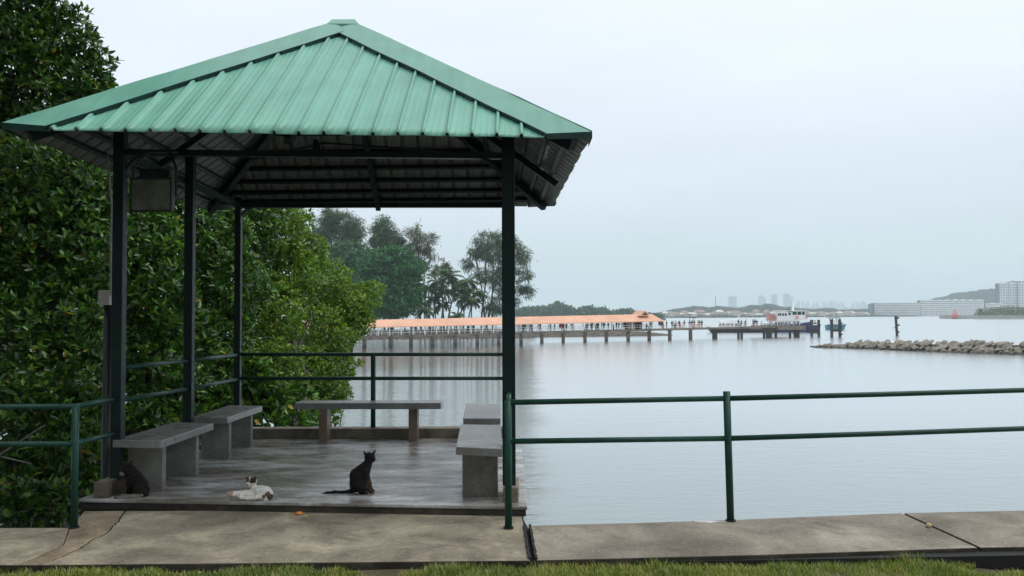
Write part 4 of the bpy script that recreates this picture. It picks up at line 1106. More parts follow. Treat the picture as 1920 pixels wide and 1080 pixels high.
def pipe(name, xs, yf, dd, r, mat):
    pts = [pier_pt(px) + PN * dd + V(0, 0, pz(px, yf(px))) for px in np.linspace(xs[0], xs[1], 12)]
    return MB().tube(pts, r, 6).build(name, mat, pier)
# roofed part
ridge = lambda x: float(np.interp(x, [560, 690, 960, 1240], [602.6, 600.0, 594.4, 588.6]))
eave = lambda x: float(np.interp(x, [560, 690, 960, 1240], [615.6, 613.2, 607.6, 601.6]))
rf = MB(); vs = []; sg = 60; xs = np.linspace(560, 1243, sg + 1)
for i, px in enumerate(xs):
    q = pier_pt(px); ze = pz(px, eave(px)); q2 = q + PN * 2.3
    zr = 1.6 + (pz(px, ridge(px)) - 1.6) * (q2.y / q.y)
    hip = 1.6 if i == sg else 0
    e0, r_, e1 = q - PN * .55, q2 - PU * hip, q + PN * 5.2
    vs += [(e0.x, e0.y, ze), (r_.x, r_.y, zr), (e1.x, e1.y, ze), (e0.x, e0.y, ze - .16), (e1.x, e1.y, ze - .16)]
fs = []
for i in range(sg):
    a, b = i * 5, i * 5 + 5
    fs += [(a, b, b + 1, a + 1), (a + 1, b + 1, b + 2, a + 2), (a + 3, b + 3, b, a), (a + 2, b + 2, b + 4, a + 4), (a + 4, b + 4, b + 3, a + 3)]
a = sg * 5; fs += [(a, a + 2, a + 1), (a, a + 3, a + 4, a + 2)]
rf.add(vs, fs); roofo = rf.build('roof', M['pier_roof'], pier)
# gable vent on the roof
gq = pier_pt(1212) + PN * 2.3; gz = P(1212, 590, gq.y).z; gt = P(1208, 582.3, gq.y).z
gm = MB(); hw = 1.55; a0 = gq - PN * 1.8; a1 = gq + PN * 1.8
for c, nrm in ((a0, -1), (a1, 1)): pass
q_ = [a0 - PU * hw, a0 + PU * hw, a1 + PU * hw, a1 - PU * hw]
gm.add([(*q_[0][:2], gz - .3), (*q_[1][:2], gz - .3), (*q_[2][:2], gz - .3), (*q_[3][:2], gz - .3), (*(a0)[:2], gt), (*(a1)[:2], gt)], [(0, 1, 4), (2, 3, 5), (1, 2, 5, 4), (3, 0, 4, 5)])
gm.build('roof_gable', M['pier_roof'], roofo)
gm = MB(); c = a0 - PN * .02; gm.add([(*(c - PU * hw * .6)[:2], gz - .1), (*(c + PU * hw * .6)[:2], gz - .1), (*c[:2], gt - .35)], [(0, 1, 2)]); gm.build('gable_vent', M['pile_dark'], roofo)
posts = [565, 585, 606, 627, 648, 669, 687, 710, 731, 753, 775, 797, 819, 841, 862, 884, 905, 926, 948, 970, 991, 1011, 1031, 1052, 1073, 1094, 1113, 1130, 1148, 1167, 1186, 1206, 1224, 1239]
for px in posts:
    q = pier_pt(px); z0, z1 = deck_z(px), pz(px, eave(px)) - .1
    w = .10
    for dd in (.15, 4.3):
        c = q + PN * dd; MB().box(c.x - w, c.x + w, c.y - w, c.y + w, z0, z1).build('roof_post', M['white'], pier)
rail_z = lambda px, h: deck_z(px) + h
def prail(xs, dd, par):
    m1 = MB(); pxs = np.linspace(xs[0], xs[1], 60)
    for h in (.5, 1.02):
        m1.tube([pier_pt(px) + PN * dd + V(0, 0, rail_z(px, h)) for px in pxs], .035, 5)
    for px in np.arange(xs[0], xs[1], 10.3):
        q = pier_pt(px) + PN * dd; m1.box(q.x - .035, q.x + .035, q.y - .035, q.y + .035, deck_z(px), deck_z(px) + 1.02)
    m1.build('guard_rail', M['white'], par)
prail((562, 1505), .1, pier); prail((562, 1450), 4.45, pier)
# kiosk under the right end of the roof
kp = [pier_pt(1191) + PN * 3.0, pier_pt(1205) + PN * 3.0, pier_pt(1205) + PN * 4.2, pier_pt(1191) + PN * 4.2]
kz = deck_z(1200)
km = MB(); km.hexa([V(*p[:2], kz) for p in kp] + [V(*p[:2], kz + 2.15) for p in kp]); kio = km.build('kiosk_wall', M['beige'], pier)
kp = [pier_pt(1205.2) + PN * 3.2, pier_pt(1219) + PN * 3.2, pier_pt(1219) + PN * 4.2, pier_pt(1205.2) + PN * 4.2]
km = MB(); km.hexa([V(*p[:2], kz) for p in kp] + [V(*p[:2], kz + 1.9) for p in kp]); km.build('kiosk_shutter', M['pile_dark'], pier)
# open pier furniture: white/pink barrier frames and lamp posts
def barrier(px0, px1, lab, mat):
    a, b = pier_pt(px0) + PN * 1.0, pier_pt(px1) + PN * 1.0; z = deck_z((px0 + px1) / 2)
    rt = root('barrier', V((a.x + b.x) / 2, (a.y + b.y) / 2, z), lab, 'barrier', 'barrier frames on the open pier')
    m_ = MB()
    for h in (.35, .7, 1.1): m_.bar(V(a.x, a.y, z + h), V(b.x, b.y, z + h), .08, .13)
    for t_ in np.linspace(0, 1, 4): c = a.lerp(b, t_); m_.box(c.x - .05, c.x + .05, c.y - .05, c.y + .05, z, z + 1.15)
    m_.build('frame', mat, rt)
M['pinkish'] = plain('faded_red_white', (.62, .33, .30), .7, .3, 2)
barrier(1274, 1285, 'faded pink barrier frame on the pier among the first waiting group', M['pinkish'])
barrier(1297, 1309, 'faded pink barrier frame on the pier left of the lamp post', M['pinkish'])
barrier(1311, 1319, 'faded pink barrier frame on the pier at the lamp post foot', M['pinkish'])
for px, yt, lab in ((1315, 589, 'tall lamp post on the open pier with two lamp heads'), (1323, 596, 'lower dark post right of the tall lamp post on the open pier')):
    q = pier_pt(px) + PN * 4.3; z0 = deck_z(px); z1 = pz(px, yt)
    rt = root('lamp_post', V(q.x, q.y, z0), lab, 'lamp post'); MB().tube([V(q.x, q.y, z0), V(q.x, q.y, z1)], [.09, .06], 8).build('pole', M['pile_dark'], rt)
    lm = MB()
    for s in (-1, 1): lm.box(q.x + s * .35 - .22, q.x + s * .35 + .22, q.y - .1, q.y + .1, z1 - .12, z1 + .06)
    lm.box(q.x - .3, q.x + .3, q.y - .03, q.y + .03, z1 - .06, z1 - .0); lm.build('lamp_head', M['pile_dark'], rt)
# dark flags / notice boards hanging from the eave
for px, lab in ((1050, 'dark red cloth hanging from the pier eave, left of a pair'), (1055.5, 'dark red cloth hanging from the pier eave, right of a pair'), (1236, 'dark notice board hanging at the right end of the pier roof'), (1241, 'red notice board hanging at the right end of the pier roof')):
    q = pier_pt(px) - PN * .1; z = pz(px, eave(px)) - .2
    o = MB().box(q.x - .28, q.x + .28, q.y - .02, q.y + .02, z - .85, z).build('hanging_board', M['black'] if px == 1236 else plain('dark_red', (.14, .02, .025), .8), origin=V(q.x, q.y, z - .85))
    tag(o, lab, 'board')

# ------------------------------------------------------------------ implicit surfaces for bodies
def sdf_mesh(prims, h, k, lo=None, hi=None):
    """prims: (ax,ay,az,ra, bx,by,bz,rb, sx,sy,sz) round cones; smooth union -> surface-net mesh"""
    pr = []
    for p in prims:
        a, ra, b, rb = np.array(p[0], float), p[1], np.array(p[2], float), p[3]
        pr.append((a, ra, b, rb))
    lo = np.min([np.minimum(a - ra, b - rb) for a, ra, b, rb in pr], 0) - 3 * h
    hi = np.max([np.maximum(a + ra, b + rb) for a, ra, b, rb in pr], 0) + 3 * h
    n = np.ceil((hi - lo) / h).astype(int) + 1
    ax = [lo[i] + h * np.arange(n[i]) for i in range(3)]
    X = np.stack(np.meshgrid(*ax, indexing='ij'), -1)
    acc = np.zeros(X.shape[:3])
    for a, ra, b, rb in pr:
        ab = b - a; L2 = max(ab @ ab, 1e-12)
        t = np.clip(((X - a) @ ab) / L2, 0, 1)
        d = np.linalg.norm(X - a - t[..., None] * ab, axis=-1) - (ra + (rb - ra) * t)
        acc += np.exp(np.clip(-d / k, -60, 60))
    D = -k * np.log(np.maximum(acc, 1e-30))
    s = D < 0
    c = np.zeros(tuple(n - 1) + (3,)); cnt = np.zeros(tuple(n - 1))
    offs = [(i, j, l) for i in (0, 1) for j in (0, 1) for l in (0, 1)]
    def sub(A, o): return A[o[0]:n[0] - 1 + o[0], o[1]:n[1] - 1 + o[1], o[2]:n[2] - 1 + o[2]]
    for o1 in offs:
        for axn in range(3):
            if o1[axn]: continue
            o2 = list(o1); o2[axn] = 1
            d1, d2 = sub(D, o1), sub(D, o2); cr_ = (d1 < 0) != (d2 < 0)
            t = np.where(cr_, d1 / np.where(cr_, d1 - d2, 1), 0)
            pos = np.zeros(c.shape) + np.array(o1); pos[..., axn] += t
            c += pos * cr_[..., None]; cnt += cr_
    act = cnt > 0; idx = -np.ones(act.shape, int); idx[act] = np.arange(act.sum())
    base = np.stack(np.meshgrid(*[np.arange(m_ - 1) for m_ in n], indexing='ij'), -1)
    verts = (base[act] + c[act] / cnt[act][:, None]) * h + lo
    faces = []
    for axn in range(3):
        u, w = (axn + 1) % 3, (axn + 2) % 3
        sl1 = [slice(1, -1)] * 3; sl2 = [slice(1, -1)] * 3
        sl1[axn] = slice(0, -1); sl2[axn] = slice(1, None)
        s1, s2 = s[tuple(sl1)], s[tuple(sl2)]
        e = np.argwhere(s1 != s2); flip = s1[s1 != s2]
        g = e.copy(); g[:, u] += 1; g[:, w] += 1
        def cell(du, dw):
            q = g.copy(); q[:, u] -= du; q[:, w] -= dw; return idx[q[:, 0], q[:, 1], q[:, 2]]
        qd = np.stack([cell(0, 0), cell(1, 0), cell(1, 1), cell(0, 1)], 1)
        qd[~flip] = qd[~flip][:, ::-1]
        faces.append(qd)
    return verts, np.concatenate(faces)

# people on the pier: standing / walking / bending / sitting, seen 7 px tall
def person_mesh(kind):
    L = lambda a, ra, b, rb: (a, ra, b, rb)
    hd = [L((0, 0, 1.60), .095, (0, .01, 1.66), .10), L((0, 0, 1.44), .055, (0, 0, 1.56), .05)]
    tor = [L((0, 0, 1.02), .13, (0, 0, 1.33), .15), L((-.15, 0, 1.36), .07, (.15, 0, 1.36), .07), L((-.07, 0, .95), .11, (.07, 0, .95), .11)]
    if kind == 0:
        lg = [L((-.09, 0, .9), .09, (-.10, 0, .48), .065), L((-.10, 0, .48), .06, (-.10, .02, .08), .045), L((-.10, .02, .05), .04, (-.10, -.14, .04), .035),
              L((.09, 0, .9), .09, (.10, 0, .48), .065), L((.10, 0, .48), .06, (.10, .02, .08), .045), L((.10, .02, .05), .04, (.10, -.14, .04), .035)]
        ar = [L((-.20, 0, 1.34), .05, (-.25, .02, 1.06), .042), L((-.25, .02, 1.06), .04, (-.24, -.05, .80), .032), L((.20, 0, 1.34), .05, (.25, .02, 1.06), .042), L((.25, .02, 1.06), .04, (.24, -.05, .80), .032)]
    elif kind == 1:
        lg = [L((-.05, 0, .9), .09, (.12, 0, .50), .065), L((.12, 0, .50), .06, (.20, 0, .08), .045), L((.20, 0, .05), .04, (.32, 0, .05), .035),
              L((.05, 0, .9), .09, (-.10, 0, .50), .065), L((-.10, 0, .50), .06, (-.32, 0, .12), .045), L((-.32, 0, .10), .04, (-.22, 0, .04), .035)]
        ar = [L((0, -.19, 1.34), .05, (-.16, -.2, 1.1), .042), L((-.16, -.2, 1.1), .04, (-.08, -.2, .86), .032), L((0, .19, 1.34), .05, (.15, .2, 1.1), .042), L((.15, .2, 1.1), .04, (.32, .2, .96), .032)]
    elif kind == 2:   # carrying a bag, arm raised
        lg = [L((-.09, 0, .9), .09, (-.12, 0, .48), .065), L((-.12, 0, .48), .06, (-.14, .02, .08), .045), L((-.14, .02, .05), .04, (-.14, -.14, .04), .035),
              L((.09, 0, .9), .09, (.12, 0, .48), .065), L((.12, 0, .48), .06, (.12, .02, .08), .045), L((.12, .02, .05), .04, (.12, -.14, .04), .035)]
        ar = [L((-.20, 0, 1.34), .05, (-.36, -.05, 1.16), .042), L((-.36, -.05, 1.16), .04, (-.30, -.15, 1.40), .032), L((.20, 0, 1.34), .05, (.26, .02, 1.06), .042), L((.26, .02, 1.06), .04, (.28, -.05, .80), .032), L((0, .16, 1.05), .13, (0, .16, 1.3), .13)]
    else:             # seated on the bench / deck edge
        hd = [(( a[0], a[1], a[2] - .42), r1, (b[0], b[1], b[2] - .42), r2) for a, r1, b, r2 in hd]
        tor = [((a[0], a[1], a[2] - .42), r1, (b[0], b[1], b[2] - .42), r2) for a, r1, b, r2 in tor]
        lg = [L((-.09, 0, .52), .09, (-.12, -.40, .52), .065), L((-.12, -.40, .50), .06, (-.12, -.42, .08), .045), L((.09, 0, .52), .09, (.12, -.40, .52), .065), L((.12, -.40, .50), .06, (.12, -.42, .08), .045)]
        ar = [L((-.20, 0, .92), .05, (-.24, -.1, .68), .042), L((-.24, -.1, .68), .04, (-.12, -.32, .60), .032), L((.20, 0, .92), .05, (.24, -.1, .68), .042), L((.24, -.1, .68), .04, (.12, -.32, .60), .032), L((0, .05, .1), .14, (0, .05, .4), .14)]
    return sdf_mesh(hd + tor + lg + ar, .042, .018)
PM = [person_mesh(k) for k in range(4)]
shirts = [((.03, .035, .05), 'dark clothing'), ((.55, .55, .55), 'a white top'), ((.30, .05, .05), 'a red top'), ((.05, .12, .28), 'a blue top'), ((.40, .42, .12), 'a yellow green top'), ((.05, .05, .05), 'black clothing')]
pm_cache = {}
def person_data(kind, si):
    if (kind, si) in pm_cache: return pm_cache[kind, si]
    v, f = PM[kind]; z = v[:, 2] + (.42 if kind == 3 else 0)
    c = np.zeros((len(v), 3)); c[:] = shirts[si][0]
    c[z < .98] = (.03, .035, .05); c[z > 1.47] = (.28, .15, .09); c[z > 1.62] = (.02, .016, .012)
    c[(z < .50) & (kind != 3)] = (.25, .15, .10)
    o = np_mesh('person', v, f, M['cloth'], colors=c, smooth=True)
    me = o.data; bpy.data.objects.remove(o); pm_cache[kind, si] = me; return me
pose = ['standing', 'walking', 'with a backpack', 'sitting']
ppl = []
for x in (265, 285, 320, 350, 362, 380, 470, 515, 565, 580, 630, 770, 780, 845, 890, 955, 1005, 1020, 1030, 1065, 1078, 1100, 1125, 1140, 1158, 1175, 1225, 1240, 1275, 1305, 1380, 1400, 1440, 1455, 1480, 1720, 1757): ppl.append(940 + x / 6)
for x in (485, 510, 750, 778, 690, 1475, 1498, 840, 1000): ppl.append(660 + x / 6.4)
for x in (145, 195, 213, 230, 262, 272, 284, 296, 306, 372, 383, 392, 435, 447, 458, 490, 503, 512, 868, 885, 905, 925, 962, 975, 1000, 1030, 1045): ppl.append(1220 + x / 4.8)
for i, px in enumerate(ppl):
    k = [0, 1, 2, 0, 1, 3][i % 6]; si = [0, 5, 3, 1, 0, 2, 5, 4, 0, 5][(i * 7) % 10]
    q = pier_pt(px) + PN * random.uniform(.8, 3.6)
    o = bpy.data.objects.new('person', person_data(k, si)); col.objects.link(o)
    o.location = V(q.x, q.y, deck_z(px)); o.rotation_euler = (0, 0, random.uniform(0, 6.28)); s = random.uniform(.98, 1.14); o.scale = (s * 1.05, s * 1.05, s)
    where = 'under the orange pier roof' if px < 1245 else ('on the open pier' if px < 1345 else 'near the ferries')
    tag(o, 'distant person %s in %s %s' % (pose[k], shirts[si][1], where), 'person', 'people %s in %s %s' % (pose[k], shirts[si][1], where))

# ------------------------------------------------------------------ boats
def hull(mbx, p0, L, Bm, z0, zdeck, bow=.22, sheer=.5, flip=False, mi=0, bowrake=.8):
    """boat hull along +X from p0 (stern) to bow"""
    n = 14; rows = []
    for i in range(n + 1):
        t = i / n; hw = Bm / 2 * (1 if t < 1 - bow * 1.6 else max(.02, max(0.0, math.cos((t - (1 - bow * 1.6)) / (bow * 1.6) * math.pi / 2)) ** .8)) * (.88 + .12 * min(1, t * 5))
        zt_ = zdeck + sheer * max(0, (t - .55) / .45) ** 2
        for (wf, zf) in ((-1, 1), (-.93, .5), (-.7, 0), (0, -.3), (.7, 0), (.93, .5), (1, 1)):
            z = z0 + (zt_ - z0) * zf if zf >= 0 else z0 - .4
            x = t * L + bowrake * max(0, zf) * max(0, (t - .7) / .3)
            if flip: x = -x
            rows.append((p0.x + x, p0.y + wf * hw, z))
    fs = []
    for i in range(n):
        for j in range(6):
            a = i * 7 + j; fs.append((a, a + 1, a + 8, a + 7))
        fs.append((i * 7, i * 7 + 7, i * 7 + 13, i * 7 + 6))
    fs.append(tuple(range(7)))
    mbx.add(rows, fs, mi); return mbx
def wp(px, py, Y): return P(px, py, Y)
# blue and white ferry
YF_ = G(1500, 622.5, WZ).y
fx0 = P(1440, 622, YF_).x; fx1 = P(1536, 622, YF_).x; z = lambda py: P(1500, py, YF_).z
X = lambda px: P(px, 600, YF_).x
fer = root('ferry', V((fx0 + fx1) / 2, YF_, WZ), 'two deck passenger ferry with navy hull and white cabins at the pier head', 'ferry')
hull(MB(), V(fx0, YF_ + 3, 0), fx1 - fx0 - .8, 6, WZ, z(607), sheer=z(600.5) - z(607)).build('hull', M['navy'], fer, smooth=False)
MB().box(X(1450), X(1502), YF_ + .7, YF_ + 5.3, z(607.5), z(601.5)).build('lower_cabin', M['white'], fer)
MB().box(X(1456), X(1516), YF_ + .5, YF_ + 5.5, z(601.5) + .001, z(600.3)).build('upper_deck', M['white'], fer)
MB().box(X(1459), X(1486), YF_ + .9, YF_ + 5.1, z(600.3), z(585)).build('upper_cabin', M['white'], fer)
MB().box(X(1486.05), X(1512), YF_ + .8, YF_ + 5.2, z(600.3), z(591)).build('bridge_base', M['white'], fer)
wh = MB(); wh.hexa([(X(1487), YF_ + .9, z(591)), (X(1512), YF_ + .9, z(591)), (X(1512), YF_ + 5.1, z(591)), (X(1487), YF_ + 5.1, z(591)), (X(1487), YF_ + .9, z(583)), (X(1510.5), YF_ + .9, z(583)), (X(1510.5), YF_ + 5.1, z(583)), (X(1487), YF_ + 5.1, z(583))]); wh.build('wheelhouse', M['white'], fer)
MB().box(X(1457), X(1513), YF_ + .5, YF_ + 5.5, z(583) + .002, z(581.8)).build('cabin_roof', M['white'], fer)
for a, b, y0, y1 in ((1488, 1495.5, 590.4, 584.3), (1497, 1504, 590.4, 584.3), (1505.5, 1510.5, 590.4, 584.3), (1460, 1462, 592, 587.5), (1462.7, 1466.5, 592, 587.5), (1468, 1471.5, 592, 587.5), (1473, 1477, 592, 587.5), (1480, 1484, 591, 586), (1454, 1458, 607, 603.5), (1459.5, 1463.5, 607, 603.5), (1465, 1471, 607, 603.2), (1473, 1476.5, 607, 603.2), (1478.5, 1482.5, 607, 603.2), (1488, 1493, 607, 602.6), (1495, 1500, 607, 602.6)):
    yy = YF_ + (.85 if y0 < 595 and a > 1486 else .87 if y0 < 595 else .66)
    MB().box(X(a), X(b), yy, yy + .03, z(y0), z(y1)).build('window', M['win_dark'], fer)
ms_ = MB(); ms_.tube([V(X(1492), YF_ + 3, z(582)), V(X(1494), YF_ + 3, z(556.5))], [.45, .12], 8); ms_.bar(V(X(1489), YF_ + 3, z(560)), V(X(1499), YF_ + 3, z(560)), .12, .12); ms_.bar(V(X(1490), YF_ + 3, z(572)), V(X(1498), YF_ + 3, z(572)), .12, .12); ms_.build('mast', M['white'], fer)
for px in (1495.5, 1513.5):
    tm = MB(); c = V(X(px), YF_ + .45, z(595)); tm.tube([c + V(math.cos(a) * .38, 0, math.sin(a) * .38) for a in np.linspace(0, 2 * math.pi, 15)], .13, 6); tm.build('lifebuoy', M['orange'], fer)
rm = MB()
for px in range(1457, 1516, 4): rm.tube([V(X(px), YF_ + .52, z(600.3)), V(X(px), YF_ + .52, z(596))], .05, 4)
rm.bar(V(X(1457), YF_ + .52, z(596)), V(X(1515), YF_ + .52, z(596)), .07, .08); rm.bar(V(X(1457), YF_ + .52, z(598)), V(X(1515), YF_ + .52, z(598)), .06, .06)
rm.tube([V(X(1515), YF_ + .6, z(600)), V(X(1524), YF_ + 2.6, z(597))], .07, 4)
for px in (1518, 1521, 1524): rm.tube([V(X(px), YF_ + 1.5, z(602)), V(X(px), YF_ + 1.5, z(597))], .06, 4)
rm.build('deck_rail', M['white'], fer)
cg = MB()
for px in range(1441, 1457, 3): cg.tube([V(X(px), YF_ + 1, z(607)), V(X(px), YF_ + 1, z(588))], .07, 4)
for py in (588, 592, 596, 600): cg.bar(V(X(1441), YF_ + 1, z(py)), V(X(1456), YF_ + 1, z(py)), .1, .12)
cg.box(X(1444), X(1456), YF_ + 1.4, YF_ + 4.5, z(601), z(590)); cg.build('stern_cage', M['pinkish'], fer)
MB().box(X(1479), X(1484), YF_ + 1.5, YF_ + 2.5, z(581.8), z(580)).build('roof_locker', M['black'], fer)
# small white launch moored past the ferry bow
lx, lY = P(1524, 610, YF_ - 12).x, YF_ - 12
lz = lambda py: P(1530, py, lY).z
ln = root('launch', V(lx + 2, lY, WZ), 'small white topped launch moored between the ferry bow and the double pile', 'boat')
hull(MB(), V(P(1516, 600, lY).x, lY + 1.5, 0), P(1538, 600, lY).x - P(1516, 600, lY).x, 2.6, WZ, lz(610), sheer=.3).build('hull', M['navy'], ln)
MB().box(P(1525, 600, lY).x, P(1533, 600, lY).x, lY + .5, lY + 2.4, lz(610), lz(603)).build('cabin', M['white'], ln, bevel=.1)
MB().box(P(1526, 600, lY).x, P(1532, 600, lY).x, lY + .46, lY + .49, lz(607.3), lz(604.6)).build('window', M['win_dark'], ln)
# dark catamaran-like ferry behind the pier
YD = G(1400, 623.5, WZ).y; zd = lambda py: P(1400, py, YD).z; XD = lambda px: P(px, 600, YD).x
df = root('ferry', V(XD(1395), YD, WZ), 'low dark hulled passenger ferry with slanting cabin behind the pier', 'ferry')
hull(MB(), V(XD(1456), YD + 3, 0), XD(1456) - XD(1336), 5.5, WZ, zd(615.5), sheer=.5, flip=True, bow=.3, bowrake=1.5).build('hull', M['hull_black'], df)
cb = MB(); cb.hexa([(XD(1342), YD + .7, zd(615)), (XD(1392), YD + .7, zd(615)), (XD(1392), YD + 5, zd(615)), (XD(1342), YD + 5, zd(615)), (XD(1352), YD + .9, zd(605)), (XD(1392), YD + .9, zd(605)), (XD(1392), YD + 4.8, zd(605)), (XD(1352), YD + 4.8, zd(605))]); cb.build('cabin', M['white'], df)
for a, b in ((1348.5, 1353), (1354, 1360), (1361.5, 1369), (1370.5, 1377), (1378.5, 1385), (1386.5, 1390)):
    wm = MB(); wm.hexa([(XD(a), YD + .72, zd(611.5)), (XD(b), YD + .72, zd(611.5)), (XD(b), YD + .78, zd(611.5)), (XD(a), YD + .78, zd(611.5)), (XD(a) + .2, YD + .80, zd(606.5)), (XD(b), YD + .80, zd(606.5)), (XD(b), YD + .86, zd(606.5)), (XD(a) + .2, YD + .86, zd(606.5))]); wm.build('window', M['win_dark'], df)
MB().box(XD(1352), XD(1367), YD + 1.5, YD + 4, zd(605) + .002, zd(601)).build('roof_unit', M['white'], df, bevel=.15)
MB().box(XD(1370), XD(1388), YD + 1.2, YD + 4.2, zd(605) + .002, zd(599.5)).build('bridge', M['white'], df, bevel=.15)
dm = MB(); dm.tube([V(XD(1386), YD + 2.5, zd(600)), V(XD(1391), YD + 2.5, zd(589))], [.18, .07], 6); dm.bar(V(XD(1386), YD + 2.5, zd(594.5)), V(XD(1400), YD + 2.5, zd(594.5)), .12, .12); dm.build('mast', M['white'], df)
MB().box(XD(1393), XD(1452), YD + .9, YD + 4.8, zd(615), zd(612)).build('aft_deck', M['hull_black'], df)
# blue fishing boat
YB_ = G(1568, 618.5, WZ).y; zb_ = lambda py: P(1568, py, YB_).z; XB = lambda px: P(px, 600, YB_).x
fb = root('fishing_boat', V(XB(1568), YB_, WZ), 'small blue fishing boat with a white cabin and dark canopy behind the right double pile', 'boat')
hm = hull(MB(), V(XB(1552), YB_ + 1.8, 0), XB(1586) - XB(1552), 3.2, WZ, zb_(609.5), sheer=.4); hm.build('hull', M['boat_blue'], fb)
MB().box(XB(1551), XB(1587), YB_ + .1, YB_ + .25, zb_(609.4), zb_(608.4)).build('gunwale', M['pile_dark'], fb)
MB().box(XB(1560.5), XB(1575), YB_ + .7, YB_ + 3, zb_(609.4), zb_(602)).build('cabin', M['white'], fb)
cm = MB(); cm.box(XB(1556.5), XB(1577), YB_ + .4, YB_ + 3.2, zb_(596.5), zb_(595.4))
for px in (1557.5, 1563, 1570, 1576): cm.box(XB(px) - .1, XB(px) + .1, YB_ + .6, YB_ + .8, zb_(602) , zb_(596.5))
cm.build('canopy', M['pile_dark'], fb)
MB().tube([V(XB(1566), YB_ + 1.5, zb_(596)), V(XB(1566), YB_ + 1.5, zb_(590))], .07, 5).build('mast', M['white'], fb)

# mooring piles and dolphins
def dolphin(pxa, pxb, ytop, ybase, lab, beam_y, extras=False):
    a, b = G(pxa, ybase, WZ), G(pxb, ybase, WZ); Y = a.y; rt = root('mooring_dolphin', V((a.x + b.x) / 2, Y, WZ), lab, 'mooring pile')
    for p, px in ((a, pxa), (b, pxb)):
        zt_ = P(px, ytop, Y).z
        MB().box(p.x - .29, p.x + .29, Y - .29, Y + .29, WZ - 1, zt_).build('pile', M['pile_dark'], rt)
    MB().box(a.x + .29, b.x - .29, Y - .2, Y + .2, P(pxa, beam_y + 2.2, Y).z, P(pxa, beam_y - 2, Y).z).build('crossbeam', M['pile_dark'], rt)
    if extras:
        for i, py in enumerate((606, 614, 620, 627)):
            zz = P(pxb, py, Y).z; MB().box(b.x + .28 - (.5 if i == 3 else 0), b.x + .62, Y - .35, Y + .1, zz - .22, zz + .22).build('fender', M['pile_dark'], rt)
dolphin(1522, 1536, 599.5, 631, 'left pair of dark mooring piles joined by a crossbeam beside the ferry bow', 620)
dolphin(1559.7, 1575.5, 598.5, 632, 'right pair of dark mooring piles joined by a crossbeam before the blue boat', 619.5, True)
c = G(1682, 629, WZ); rt = root('mooring_pile', c, 'lone dark leaning pile with fender blocks standing in the sea', 'mooring pile')
tp = P(1679.5, 592.3, c.y)
MB().tube([c - V(-.05, 0, 1), tp], .38, 8).build('pile', M['pile_dark'], rt)
for i, (py, dx) in enumerate(((596, 2.6), (609.5, 3.4), (622.5, 3.2))):
    p = P(1680.5 + dx, py, c.y); MB().box(p.x - .45, p.x + .3, p.y - .3, p.y + .1, p.z - .25, p.z + .22).build('fender', M['pile_dark'], rt)
p = P(1677.4, 613.5, c.y); MB().bar(p - V(.35, 0, .2), p + V(.3, 0, .1), .15, .15).build('bracket', M['pile_dark'], rt)

# red beacon
cb_ = G(1790.5, 598, WZ); YR = cb_.y; zr_ = lambda py: P(1790, py, YR).z; XR = lambda px: P(px, 600, YR).x
bc = root('beacon', cb_, 'bright red lattice navigation beacon standing in the sea before the long hotel', 'beacon')
for px in (1786, 1789, 1792, 1795):
    MB().box(XR(px) - .3, XR(px) + .3, YR - .3, YR + .3, WZ - 1, zr_(594)).build('pile', M['pile_dark'], bc)
MB().box(XR(1784.3), XR(1796.6), YR - 2.5, YR + 2.5, zr_(594), zr_(592)).build('platform', M['red'], bc)
bm_ = MB()
for sx in (-1, 1):
    for sy in (-1, 1): bm_.tube([V(XR(1790.4) + sx * 2.2, YR + sy * 1.8, zr_(592)), V(XR(1790.4) + sx * .8, YR + sy * .7, zr_(583))], .26, 5)
for k in range(4):
    t = k / 3; w = 2.2 - 1.4 * t; zz = zr_(592) + (zr_(583) - zr_(592)) * t
    bm_.box(XR(1790.4) - w, XR(1790.4) + w, YR - w, YR + w, zz, zz + .25)
bm_.box(XR(1787.5), XR(1793.5), YR - 1.2, YR + 1.2, zr_(592) + .26, zr_(588.5)); bm_.build('lattice_tower', M['red'], bc)
MB().tube([V(XR(1790.4), YR, zr_(583)), V(XR(1790.4), YR, zr_(581))], [1.1, .7], 8).build('lantern', M['red'], bc)
MB().bar(V(XR(1785), YR, zr_(590)), V(XR(1796), YR, zr_(590)), .25, .3).build('rail', M['red'], bc)

# ------------------------------------------------------------------ rock breakwater
import bmesh
def rock_mesh(seed):
    bm = bmesh.new(); bmesh.ops.create_icosphere(bm, subdivisions=2, radius=1)
    rs = random.Random(seed); planes = [(Vector((rs.gauss(0, 1), rs.gauss(0, 1), rs.gauss(0, 1))).normalized(), rs.uniform(.45, .8)) for _ in range(13)]
    for v in bm.verts:
        for nrm, d in planes:
            e = v.co.dot(nrm) - d
            if e > 0: v.co -= nrm * e
        v.co += v.co.normalized() * .05 * mnoise.noise(v.co * 3 + Vector((seed, 0, 0)))
    me = bpy.data.meshes.new('boulder'); bm.to_mesh(me); bm.free(); me.materials.append(M['rock']); return me
RM = [rock_mesh(s) for s in range(9)]
bw = [G(1530, 652, WZ), G(1640, 654.6, WZ), G(1741, 659.3, WZ), G(1828, 662.3, WZ), G(1916, 665, WZ), G(2080, 671, WZ)]
hts = [.2, 1.3, 1.5, 1.6, 1.75, 1.9]
def along(t):
    f = t * (len(bw) - 1); i = min(int(f), len(bw) - 2); return bw[i].lerp(bw[i + 1], f - i), hts[i] + (hts[i + 1] - hts[i]) * (f - i)
core = MB(); NB = 30; vs = []
for i in range(NB + 1):
    p, h = along(i / NB)
    for dy, zz in ((0.6, -.8), (2.2, h * .75), (4.2, h * .75), (6.5, -.8)): vs.append((p.x + .4, p.y + dy, WZ + zz))
